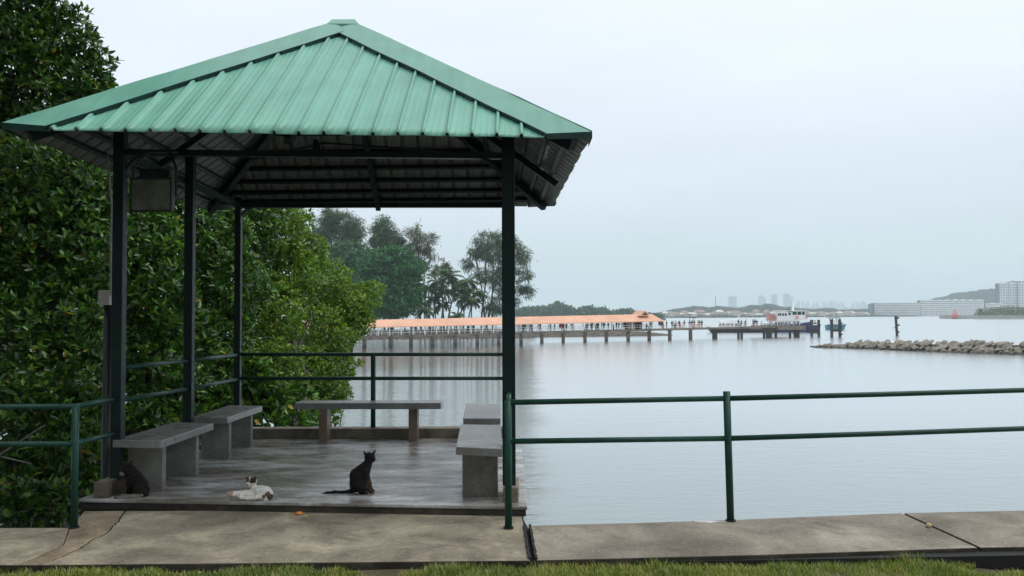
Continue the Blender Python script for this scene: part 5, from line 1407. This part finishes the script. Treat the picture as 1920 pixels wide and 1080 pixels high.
core.add(vs, [(i * 4 + j, i * 4 + 4 + j, i * 4 + 5 + j, i * 4 + 1 + j) for i in range(NB) for j in range(3)]); tag(core.build('breakwater', M['rock_dark']), 'rubble core of the rock breakwater', kind='structure')
nr = 0
for i in range(97):
    t = (i + .3) / 97
    for row in range(3):
        p, h = along(min(1, t + random.uniform(-.006, .006)))
        if row == 2 and t < .02: continue
        s = random.uniform(.34, .84) * (.55 if t < .025 else 1)
        if row == 0 and random.random() < .2: s *= .6
        hh = (h - .25) * (row / 2.0)
        o = bpy.data.objects.new('boulder', RM[random.randrange(9)]); col.objects.link(o)
        o.location = V(p.x + random.uniform(-.3, .3), p.y + .35 + row * 1.05 + random.uniform(-.2, .2), WZ + max(.05, hh) + random.uniform(-.15, .22))
        o.scale = (s * random.uniform(1.0, 1.55), s, s * random.uniform(.42, .65)); o.rotation_euler = (random.uniform(-.4, .4), random.uniform(-.75, -.15), random.uniform(-.6, .6))
        tag(o, 'rough tan boulder piled on the rock breakwater at the right', 'boulder', 'boulders of the breakwater'); nr += 1

# ------------------------------------------------------------------ far shores
def ridge_mesh(name, prof, Y0f, depth, mat, label, base_py=None, kind='structure', bumpz=.06, nper=1.2, base_z=WZ - .3, front=.25, seed=0, parent=None, origin=None):
    """prof: (px, py top); Y0f(px) distance of the shore line; ridge set back by depth"""
    pxs = np.arange(prof[0][0], prof[-1][0] + .1, nper); tops = np.interp(pxs, [p[0] for p in prof], [p[1] for p in prof])
    vs = []; nj = 9
    for px, py in zip(pxs, tops):
        Y = Y0f(px); Yr = Y + depth
        zt_ = P(px, py, Yr).z
        for j, fr_ in enumerate((0, .02, .15, .35, .6, .85, 1.0, 1.3, 1.6)):
            yy = Y + depth * fr_; hfac = (0, front, front + .12, .55, .78, .94, 1, .7, 0)[j]
            zz = base_z + (zt_ - base_z) * hfac
            if 0 < j < 8:
                q = Vector((px * .55 + seed, j * 1.7, 0)); zz += (zt_ - base_z) * bumpz * (mnoise.noise(q) * 1.3 + .6 * mnoise.noise(q * 2.7)) * (.7 if j == 6 else 1)
            x = P(px, 600, yy).x; vs.append((x, yy + (mnoise.noise(Vector((px * .3, j, 7))) * depth * .04 if 0 < j < 8 else 0), zz))
    n_ = len(pxs); mbx = MB(); mbx.add(vs, [(i * nj + j, (i + 1) * nj + j, (i + 1) * nj + j + 1, i * nj + j + 1) for i in range(n_ - 1) for j in range(nj - 1)])
    o = mbx.build(name, mat, smooth=False); return tag(o, label, kind=kind)
def scrub(name, label, prof, Yf, base_py, mat, size, n=60, step=1.6, depth=24, kind='stuff'):
    ps = []
    for (x0, y0), (x1, y1) in zip(prof[:-1], prof[1:]):
        for t in np.linspace(0, 1, max(2, int((x1 - x0) / step)), endpoint=False):
            px, py = x0 + (x1 - x0) * t, y0 + (y1 - y0) * t; Y = Yf(px)
            z1 = P(px, py, Y).z; z0 = P(px, base_py, Y).z
            top = z1 + (z1 - z0) * .08 * rng.normal(); zz = z0 + (top - z0) * rng.random(n) ** .75
            c = np.stack([P(px, 590, Y).x + rng.normal(0, size * .6, n), Y + rng.uniform(-depth / 2, depth / 2, n), zz], 1)
            ps.append(strips(c, rng.normal(0, 1, (n, 3)) + np.array([0, -.3, .5]), size, size * .55))
    v, f = merge(ps); return tag(np_mesh(name, v, f, mat), label, kind=kind)
scrub('forest', 'forested islet beyond the pier, its tree tops reading as one mass', [(962, 592), (973, 583), (980, 579), (992, 577), (1003, 578), (1015, 576.5), (1025, 578), (1033, 573), (1040, 570.5), (1047, 567.5), (1052, 571), (1057, 574.5), (1066, 577), (1075, 579.5), (1083, 583), (1090, 580), (1102, 576.5), (1110, 579), (1117, 580.5), (1124, 577.5), (1130, 578), (1136, 582), (1142, 586), (1150, 588), (1156, 586), (1162, 583), (1169, 581.5), (1177, 581), (1184, 585), (1196, 588), (1235, 591)],
      lambda px: 950, 600, M['isle_leaf'], 3.6, 70, .9, 50)
def shoreY(px): return float(np.interp(px, [900, 1230, 1324, 1616, 1784, 1845, 2100], [1500, 1500, 1500, 1700, 1900, 1900, 1900]))
ridge_mesh('hills', [(1180, 588.0), (1235, 586.0), (1262, 579.3), (1285, 576.3), (1300, 573.8), (1318, 574.3), (1330, 576.8), (1345, 573.3), (1360, 574.8), (1375, 576.3), (1395, 574.8), (1408, 571.8), (1425, 572.3), (1440, 569.3), (1449, 569.8), (1460, 572.8), (1470, 575.8), (1482, 574.8), (1500, 577.8), (1525, 579.3), (1548, 577.3), (1560, 577.8), (1575, 580.8), (1600, 579.8), (1628, 578.8), (1640, 584.0), (1700, 586.0), (1720, 587.0)],
           shoreY, 700, M['hill'], 'low wooded hills on the far shore', bumpz=.07, front=.12)
ridge_mesh('hills', [(1690, 588), (1715, 569), (1735, 564), (1745, 561), (1760, 558), (1775, 555), (1783, 550.5), (1795, 548.5), (1812, 547.5), (1830, 545), (1845, 542.5), (1860, 541.5), (1872, 540), (1880, 535), (1890, 529), (1900, 526.5), (1912, 527), (1925, 527.5), (1990, 535), (2100, 550), (2250, 575)],
           lambda px: 2250, 500, M['hill'], 'higher wooded hill behind the hotels at the right', bumpz=.05, front=.3, seed=5)
# hotels: white slabs with rows of balconies
def block(name, label, px0, px1, pyt, pyb, Y, floors, bays, depth=18, cat='building', recess=True, mat='hotel', step=None):
    a, b = P(px0, pyb, Y), P(px1, pyb, Y); zt_ = P((px0 + px1) / 2, pyt, Y).z; zb = WZ - 1
    rt = root(name, V((a.x + b.x) / 2, Y, WZ), label, cat)
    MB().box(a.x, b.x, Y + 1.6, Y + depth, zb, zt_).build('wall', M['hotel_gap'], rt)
    z0 = P((px0 + px1) / 2, pyb, Y).z; fh = (zt_ - z0) / floors
    for k in range(floors + 1):
        MB().box(a.x - .4, b.x + .4, Y, Y + 1.55, z0 + k * fh - fh * .30, z0 + k * fh + fh * .16).build('balcony' if k < floors else 'roof_slab', M[mat], rt)
    fm_ = MB()
    for k in range(bays + 1):
        x = a.x + (b.x - a.x) * k / bays; fm_.box(x - .22, x + .22, Y + .1, Y + 1.5, z0 - fh, zt_ - .02)
    fm_.build('partition_wall', M[mat], rt); rt_ = rt
    rs_ = random.Random(int(px0)); pm_ = MB()
    for k in range(max(1, bays // 4)):
        x = a.x + (b.x - a.x) * (k + .5) / max(1, bays // 4); pm_.box(x - 3, x + 3, Y + 2, Y + 8, zt_, zt_ + fh * rs_.uniform(.3, .6))
    pm_.build('roof_house', M[mat], rt)
    return rt
block('hotel', 'shorter white balconied hotel, left of the pair on the far shore', 1641, 1725, 568, 593, 1880, 8, 24)
block('hotel', 'long white balconied hotel on the far shore behind the red beacon', 1727, 1845, 563, 592, 1890, 8, 34)
block('apartment_tower', 'white high rise tower left of the group on the right hillside', 1876, 1891, 531, 580, 1950, 16, 3, 20)
block('apartment_tower', 'white high rise tower in the middle of the group on the right hillside', 1893, 1909, 531, 580, 1955, 16, 3, 20)
block('apartment_tower', 'white high rise tower at the right edge of the picture', 1911, 1930, 531, 580, 1950, 16, 4, 20)
block('low_rise', 'low white building between the long hotel and the high rise towers', 1849, 1878, 569.5, 590, 1900, 5, 7, 14)
block('low_rise', 'tall pale block at the left end of the long hotel', 1633, 1640, 570, 592, 1930, 7, 3, 14, mat='tower')
# houses at the foot of the hills
hs = random.Random(3)
for i in range(46):
    px = 1250 + i * 8.3 + hs.uniform(-3, 3)
    if px > 1632: break
    Y = shoreY(px) + hs.uniform(10, 90); c = P(px, 596, Y); w = hs.uniform(4, 9); h = hs.uniform(5, 11); z0 = WZ + 1.5 + (Y - shoreY(px)) * .03
    rt = root('house', V(c.x, Y, z0), 'tiny pale house with a tiled roof at the foot of the far hills', 'house', 'houses along the far shore')
    MB().box(c.x - w, c.x + w, Y, Y + 10, z0 - 4, z0 + h * .6).build('wall', M['house'], rt)
    r_ = MB(); r_.add([(c.x - w - 1, Y - 1, z0 + h * .6), (c.x + w + 1, Y - 1, z0 + h * .6), (c.x + w + 1, Y + 11, z0 + h * .6), (c.x - w - 1, Y + 11, z0 + h * .6), (c.x - w * .6, Y + 5, z0 + h), (c.x + w * .6, Y + 5, z0 + h)], [(0, 1, 5, 4), (2, 3, 4, 5), (1, 2, 5), (3, 0, 4), (0, 3, 2, 1)])
    r_.build('roof', M['house_roof'] if i % 3 else M['house'], rt)
rt = block('low_rise', 'wide pinkish building on the crest of the far hill', 1377, 1399, 576.5, 583, 1900, 2, 5, 14, mat='house')
q = P(1342, 578, 2100); rt = root('radio_mast', V(q.x, 2100, q.z - 15), 'thin dark radio mast on the far hill', 'mast')
MB().tube([V(q.x, 2100, q.z - 20), V(q.x, 2100, P(1342, 555, 2100).z)], [1.0, .6], 5).build('pole', M['pile_dark'], rt)
# skyline in the haze
for (x0, x1, yt, lab, Y) in ((1368, 1382, 554, 'wide flat topped tower, leftmost in the hazy skyline', 4300), (1425, 1431, 552, 'slim tower with pointed crown in the hazy skyline, left one of a pair', 4500), (1431.5, 1437, 556, 'lower tower of the hazy pair in the skyline', 4500), (1449, 1458, 550.5, 'rounded hazy tower between the pair and the broad tower', 4600), (1472, 1482, 549, 'broad hazy tower behind the ferry mast', 4600), (1483, 1489, 555, 'lower hazy tower joined to the right of the broad one', 4700)):
    a, b = P(x0, 590, Y), P(x1, 590, Y); zt_ = P(x0, yt, Y).z
    rt = root('skyscraper', V((a.x + b.x) / 2, Y, WZ), lab, 'skyscraper', 'hazy skyline towers')
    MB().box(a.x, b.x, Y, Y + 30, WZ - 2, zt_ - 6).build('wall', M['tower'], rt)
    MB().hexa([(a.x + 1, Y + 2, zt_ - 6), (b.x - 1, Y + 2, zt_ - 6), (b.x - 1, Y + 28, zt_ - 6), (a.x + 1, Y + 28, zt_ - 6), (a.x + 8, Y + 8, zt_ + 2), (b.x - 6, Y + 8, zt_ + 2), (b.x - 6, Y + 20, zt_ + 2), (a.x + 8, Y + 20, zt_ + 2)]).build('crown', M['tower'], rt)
sk = random.Random(9)
for i in range(26):
    px = 1495 + i * 5.6 + sk.uniform(-1.5, 1.5); yt = sk.uniform(565, 577) - (6 if i in (1, 2) else 0); w = sk.uniform(1.2, 2.2); Y = 5600 + sk.uniform(0, 500)
    a, b = P(px - w, 590, Y), P(px + w, 590, Y); zt_ = P(px, yt, Y).z
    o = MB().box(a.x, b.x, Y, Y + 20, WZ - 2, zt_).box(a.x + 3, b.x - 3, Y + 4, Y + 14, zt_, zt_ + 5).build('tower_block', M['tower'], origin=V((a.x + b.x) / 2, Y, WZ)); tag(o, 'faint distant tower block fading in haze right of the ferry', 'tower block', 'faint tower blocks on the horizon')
# green islet with a seawall at the right edge
YI = G(1860, 598, WZ).y
iw = MB(); a = P(1813, 598, YI); b = P(2150, 598, YI)
iw.box(a.x, b.x, YI, YI + 60, WZ - 1, P(1860, 591.5, YI).z); o = iw.build('islet', M['seawall']); tag(o, 'low walled islet at the right edge', kind='structure')
bx0 = [(1836, 588), (1841, 583), (1848, 585), (1855, 580), (1862, 577.5), (1870, 578), (1878, 579), (1884, 574.5), (1889, 573.5), (1895, 578), (1902, 577), (1910, 576), (1918, 575.5), (1926, 578), (1960, 577), (2050, 579), (2100, 588)]
scrub('shrubbery', 'green scrub covering the walled islet', bx0, lambda px: YI + 18, 592, M['bush'], 1.6)
p = P(1838, 582, YI + 10); big = strips(np.array([[p.x, p.y, p.z]]) + rng.normal(0, 1, (160, 3)) * np.array([1.3, 1.3, 1.4]), rng.normal(0, 1, (160, 3)), 1.5, .7)
rt = root('islet_tree', V(p.x, p.y, P(1838, 592, YI + 10).z), 'small lone tree at the left tip of the walled islet', 'tree')
np_mesh('crown', big[0], big[1], M['leaf_casuarina'], rt); MB().tube([V(p.x, p.y, rt.location.z - .5), p], [.3, .15], 6).build('trunk', M['bark_far'], rt)

# ------------------------------------------------------------------ haze
hz, t, b = new_mat('haze'); t.nodes.remove(b)
pv = N(t, 'ShaderNodeVolumePrincipled'); pv.inputs['Color'].default_value = (.80, .91, .96, 1); pv.inputs['Density'].default_value = .00020; pv.inputs['Anisotropy'].default_value = .2
t.links.new(pv.outputs[0], t.nodes['Material Output'].inputs['Volume'])
hb = MB().box(-7600, 7600, -400, 9600, -7, 190); tag(hb.build('haze', hz), 'pale sea haze', kind='stuff')
# ------------------------------------------------------------------ cats
def cat_obj(name, label, origin, prims, colour, h=.0045, k=.0065, ears=(), extra=None):
    v, f = sdf_mesh(prims, h, k)
    rt = root(name, origin, label, 'cat')
    o = np_mesh('body', v + np.array(origin), f, M['fur'], rt, smooth=True, colors=colour(v))
    return rt, o
def ear(rt, base, tip, side, mat, w=.016):
    """thin folded triangle ear with thickness"""
    base, tip, side = Vector(base), Vector(tip), Vector(side).normalized()
    fw = side.cross(tip - base).normalized(); o = rt.location
    q = [base - side * w, base + side * w, base + fw * w * .7]
    vs = [o + p for p in q] + [o + tip]
    mid = [o + (base - side * w).lerp(tip, .5) - side * .003, o + (base + side * w).lerp(tip, .5) + side * .003, o + (base + fw * w * .7).lerp(tip, .5)]
    m_ = MB(); m_.add(vs + mid, [(0, 1, 5, 4), (1, 2, 6, 5), (2, 0, 4, 6), (4, 5, 3), (5, 6, 3), (6, 4, 3), (0, 2, 1)])
    return m_.build('ear', mat, rt, smooth=True)
M['eye'] = plain('cat_eye', (.02, .02, .01), .1, .2, 50)
M['nose'] = plain('cat_nose', (.30, .12, .10), .4, .2, 50)
M['ear_dark'] = plain('ear_dark', (.022, .015, .011), .8, .3, 40)
M['ear_brown'] = plain('ear_brown', (.10, .045, .03), .8, .3, 40)
# --- dark cat sitting, seen from behind its left side, looking out to the right
S = .00054 * 1.055
def c3(zx, zy, y=0.0): return ((zx - 720) * S, y, (782 - zy) * S)
org = G(676.5, 924.5, SZ)
def b(zx, zy, y, r, zx2, zy2, y2, r2): return (c3(zx, zy, y), r * S, c3(zx2, zy2, y2), r2 * S)
dark = [
 b(655, 655, .0, 105, 670, 520, .0, 112), b(670, 520, 0, 112, 760, 430, .0, 92), b(760, 430, 0, 92, 800, 370, .005, 66),
 b(800, 400, 0, 70, 845, 290, .01, 58), b(770, 460, 0, 82, 770, 600, .0, 72),
 b(835, 240, .012, 66, 862, 250, .016, 60), b(880, 262, .02, 44, 905, 292, .024, 30),           # head, muzzle
 b(700, 640, -.028, 100, 745, 690, -.034, 78), b(700, 640, .03, 95, 745, 690, .035, 74),           # haunches
 b(730, 755, -.040, 30, 800, 763, -.040, 22), b(800, 763, -.040, 22, 822, 765, -.040, 19),        # near hind paw
 b(730, 755, .045, 28, 830, 765, .048, 20),
 b(800, 520, -.016, 44, 832, 640, -.016, 26), b(832, 640, -.016, 24, 862, 735, -.018, 19), b(862, 748, -.018, 22, 896, 762, -.02, 19),   # near fore leg
 b(800, 520, .022, 44, 845, 640, .024, 25), b(845, 640, .024, 23, 876, 735, .024, 18), b(876, 748, .024, 22, 908, 760, .026, 18),
 b(640, 730, .01, 42, 520, 768, .0, 27), b(520, 768, 0, 27, 330, 768, -.01, 27), b(330, 768, -.01, 27, 220, 778, -.016, 23), b(220, 778, -.016, 22, 130, 790, -.02, 13),
]
def col_dark(v):
    c = np.zeros((len(v), 3)); c[:] = (.007, .0065, .0065)
    st = np.sin(v[:, 2] * 210 + np.sin(v[:, 0] * 60) * 1.5) * .5 + .5
    c += (np.array([[.010, .007, .005]]) * (st ** 3)[:, None]) * (v[:, 0] > -.08)[:, None]
    leg = (v[:, 0] > .055) & (v[:, 2] < .125); c[leg] = (.06, .038, .024)
    chest = (v[:, 0] > .045) & (v[:, 2] < .215) & (v[:, 2] > .12); c[chest] = (.022, .014, .010)
    paw = v[:, 2] < .012; c[paw] *= .7
    return c
dc, _ = cat_obj('cat', 'dark brown cat sitting upright with its long tail stretched out, looking right', org, dark, col_dark, .0042, .006)
ear(dc, c3(795, 205, -.006), c3(762, 142, -.004), (.8, .6, 0), M['ear_dark'], .018)
ear(dc, c3(893, 205, .022), c3(940, 138, .026), (.8, .6, 0), M['ear_dark'], .018)
for nm, pt, r, mt in (('eye', c3(915, 250, -.008), .0042, M['eye']), ('nose', c3(930, 286, .022), .004, M['nose'])):
    MB().tube([org + Vector(pt) - V(0, .003, 0), org + Vector(pt) + V(0, .003, 0)], r, 8).build(nm, mt, dc)
wm = MB()
for i in range(5):
    a = c3(912, 290 + i * 4, .008); e = (a[0] + .03, a[1] - .02, a[2] + .012 - i * .006); wm.tube([org + Vector(a), org + Vector(e)], [.0005, .0003], 3)
wm_o = wm.build('whiskers', M['ear_dark'], dc)

# --- white and brown cat lying at the slab edge, head raised
S2 = .00052 * 1.04
org2 = G(487, 937.2, SZ)
def d3(zx, zy, y=0.0): return ((zx - 720) * S2, y, (892 - zy) * S2)
def e(zx, zy, y, r, zx2, zy2, y2, r2): return (d3(zx, zy, y), r * S2, d3(zx2, zy2, y2), r2 * S2)
lying = [
 e(620, 790, .07, 68, 700, 785, .05, 88), e(700, 785, .05, 92, 790, 800, .035, 96), e(790, 800, .035, 96, 835, 822, .025, 78),      # trunk
 e(610, 770, .07, 62, 578, 700, .065, 50),                                                                                     # neck
 e(548, 628, .052, 60, 585, 622, .056, 60), e(520, 660, .030, 30, 522, 672, .020, 22), e(560, 655, .05, 45, 530, 668, .035, 30),    # head
 e(610, 810, .05, 48, 480, 792, .045, 32), e(480, 792, .045, 30, 290, 796, .035, 22), e(290, 796, .035, 22, 215, 800, .03, 26),            # far fore leg
 e(600, 835, .03, 40, 430, 822, .02, 28), e(430, 822, .02, 27, 290, 826, .015, 21), e(290, 826, .015, 21, 245, 824, .012, 24),
 e(830, 830, .01, 66, 700, 855, -.015, 42), e(700, 855, -.015, 36, 540, 862, -.02, 27), e(540, 862, -.02, 25, 430, 845, -.02, 25), e(430, 845, -.02, 25, 405, 838, -.018, 22),   # hind leg forward
 e(850, 850, .02, 50, 820, 872, -.01, 34), e(845, 868, .0, 24, 800, 885, -.018, 21), e(800, 885, -.018, 21, 745, 930, -.026, 20), e(745, 930, -.026, 20, 690, 972, -.026, 12),   # tail over the edge
]
def col_white(v):
    c = np.zeros((len(v), 3)); c[:] = (.78, .75, .70)
    def blob(zx, zy, y, r, colr, jag=.25):
        p = np.array(d3(zx, zy, y)); d = np.linalg.norm((v - p) * np.array([1, .7, 1]), axis=1) / (r * S2)
        d += jag * np.sin(v[:, 0] * 180 + v[:, 2] * 150) * .4
        c[d < 1] = colr
    blob(505, 590, .02, 42, (.035, .022, .018)); blob(600, 600, .03, 52, (.05, .026, .018)); blob(570, 590, 0.0, 34, (.035, .02, .016))
    blob(515, 678, .0, 17, (.03, .02, .016)); blob(550, 560, .04, 14, (.6, .56, .5))
    blob(680, 690, .10, 62, (.04, .036, .034)); blob(780, 705, .09, 55, (.04, .036, .034)); blob(720, 700, .02, 26, (.62, .58, .53))
    blob(850, 800, -.02, 40, (.14, .095, .06)); blob(800, 830, -.04, 34, (.16, .11, .07)); blob(880, 850, .0, 50, (.10, .07, .045))
    hind = (v[:, 2] < .018) & (v[:, 0] > -.02) & (v[:, 0] < .045) & (v[:, 1] < .01); c[hind] = (.40, .31, .23)
    paws = (v[:, 0] < -.155) & (v[:, 0] > -.2) & (v[:, 2] < .05) & (v[:, 1] < 0); c[paws] = (.52, .42, .34)
    pp = (v[:, 0] < -.225); c[pp] = (.42, .32, .25)
    return c
wc, _ = cat_obj('cat', 'white and dark brown patched cat lying at the slab edge with its head raised', org2, lying, col_white, .0042, .0055)
ear(wc, d3(505, 585, .05), d3(476, 552, .045), (.9, .3, .4), M['ear_brown'], .016)
ear(wc, d3(612, 580, .055), d3(632, 543, .05), (.9, .3, -.3), M['ear_brown'], .016)
for nm, pt, r, mt in (('eye', d3(520, 622, .003), .0038, M['eye']), ('eye', d3(560, 620, .006), .0038, M['eye']), ('nose', d3(518, 655, -.001), .004, M['nose'])):
    MB().tube([org2 + Vector(pt) - V(0, .004, 0), org2 + Vector(pt) + V(0, .008, 0)], r, 8).build(nm, mt, wc)

# --- tabby under the near left bench, sitting with its head low, tail along the edge
S3 = .00041 * 1.04
org3 = G(252, 930, SZ)
def t3(zx, zy, y=0.0): return ((zx - 980) * S3, y, (745 - zy) * S3)
def g(zx, zy, y, r, zx2, zy2, y2, r2): return (t3(zx, zy, y), r * S3, t3(zx2, zy2, y2), r2 * S3)
tab = [
 g(1060, 560, .03, 160, 960, 400, .02, 140), g(960, 400, .02, 140, 900, 270, .0, 115), g(900, 270, 0, 110, 850, 215, -.02, 95),
 g(845, 180, -.02, 105, 820, 200, -.03, 95), g(800, 250, -.045, 60, 785, 285, -.055, 42),
 g(1080, 620, -.02, 120, 1120, 660, -.02, 95), g(1080, 620, .07, 110, 1120, 660, .07, 90), g(1020, 710, -.04, 38, 880, 718, -.045, 30),
 g(880, 420, -.02, 75, 850, 600, -.03, 42), g(850, 600, -.03, 40, 820, 700, -.035, 32), g(820, 715, -.035, 36, 760, 722, -.04, 30),
 g(900, 420, .04, 70, 870, 600, .05, 42), g(870, 600, .05, 38, 850, 715, .05, 34), g(850, 715, .05, 34, 800, 722, .05, 28),
 g(1160, 690, .02, 50, 1230, 700, -.02, 42), g(1230, 700, -.02, 40, 1040, 728, -.075, 34), g(1040, 728, -.075, 34, 830, 738, -.085, 32), g(830, 738, -.085, 32, 690, 742, -.085, 24),
]
def col_tab(v):
    c = np.zeros((len(v), 3)); st = (np.sin(v[:, 2] * 170 + np.sin(v[:, 0] * 50) * 2) * .5 + .5)[:, None]
    c[:] = np.array([.008, .006, .005]) + st ** 2 * np.array([.010, .008, .006])
    mz = np.linalg.norm(v - np.array(t3(780, 290, -.06)), axis=1) < .026; c[mz] = (.22, .19, .14)
    bib = (v[:, 0] < -.05) & (v[:, 2] < .15) & (v[:, 2] > .03) & (v[:, 1] < .0); c[bib] = (.045, .045, .04)
    tl = (v[:, 1] < -.05) & (v[:, 2] < .03); c[tl] = (.20, .185, .15); c[tl & (v[:, 0] < -.105)] = (.02, .016, .012)
    return c
tc_, _ = cat_obj('cat', 'dark tabby cat with a pale muzzle sitting in the shade under the near left bench', org3 , tab, col_tab, .0048, .007)
ear(tc_, t3(800, 105, -.03), t3(775, 40, -.03), (.8, .6, 0), M['ear_dark'], .018)
ear(tc_, t3(900, 95, .0), t3(925, 30, .005), (.8, .6, 0), M['ear_dark'], .018)
for y_, zx in ((-.072, 800), (-.052, 770)):
    pt = t3(zx, 215, y_); MB().tube([org3 + Vector(pt) - V(0, .003, 0), org3 + Vector(pt) + V(0, .004, 0)], .0045, 8).build('eye', M['eye'], tc_)
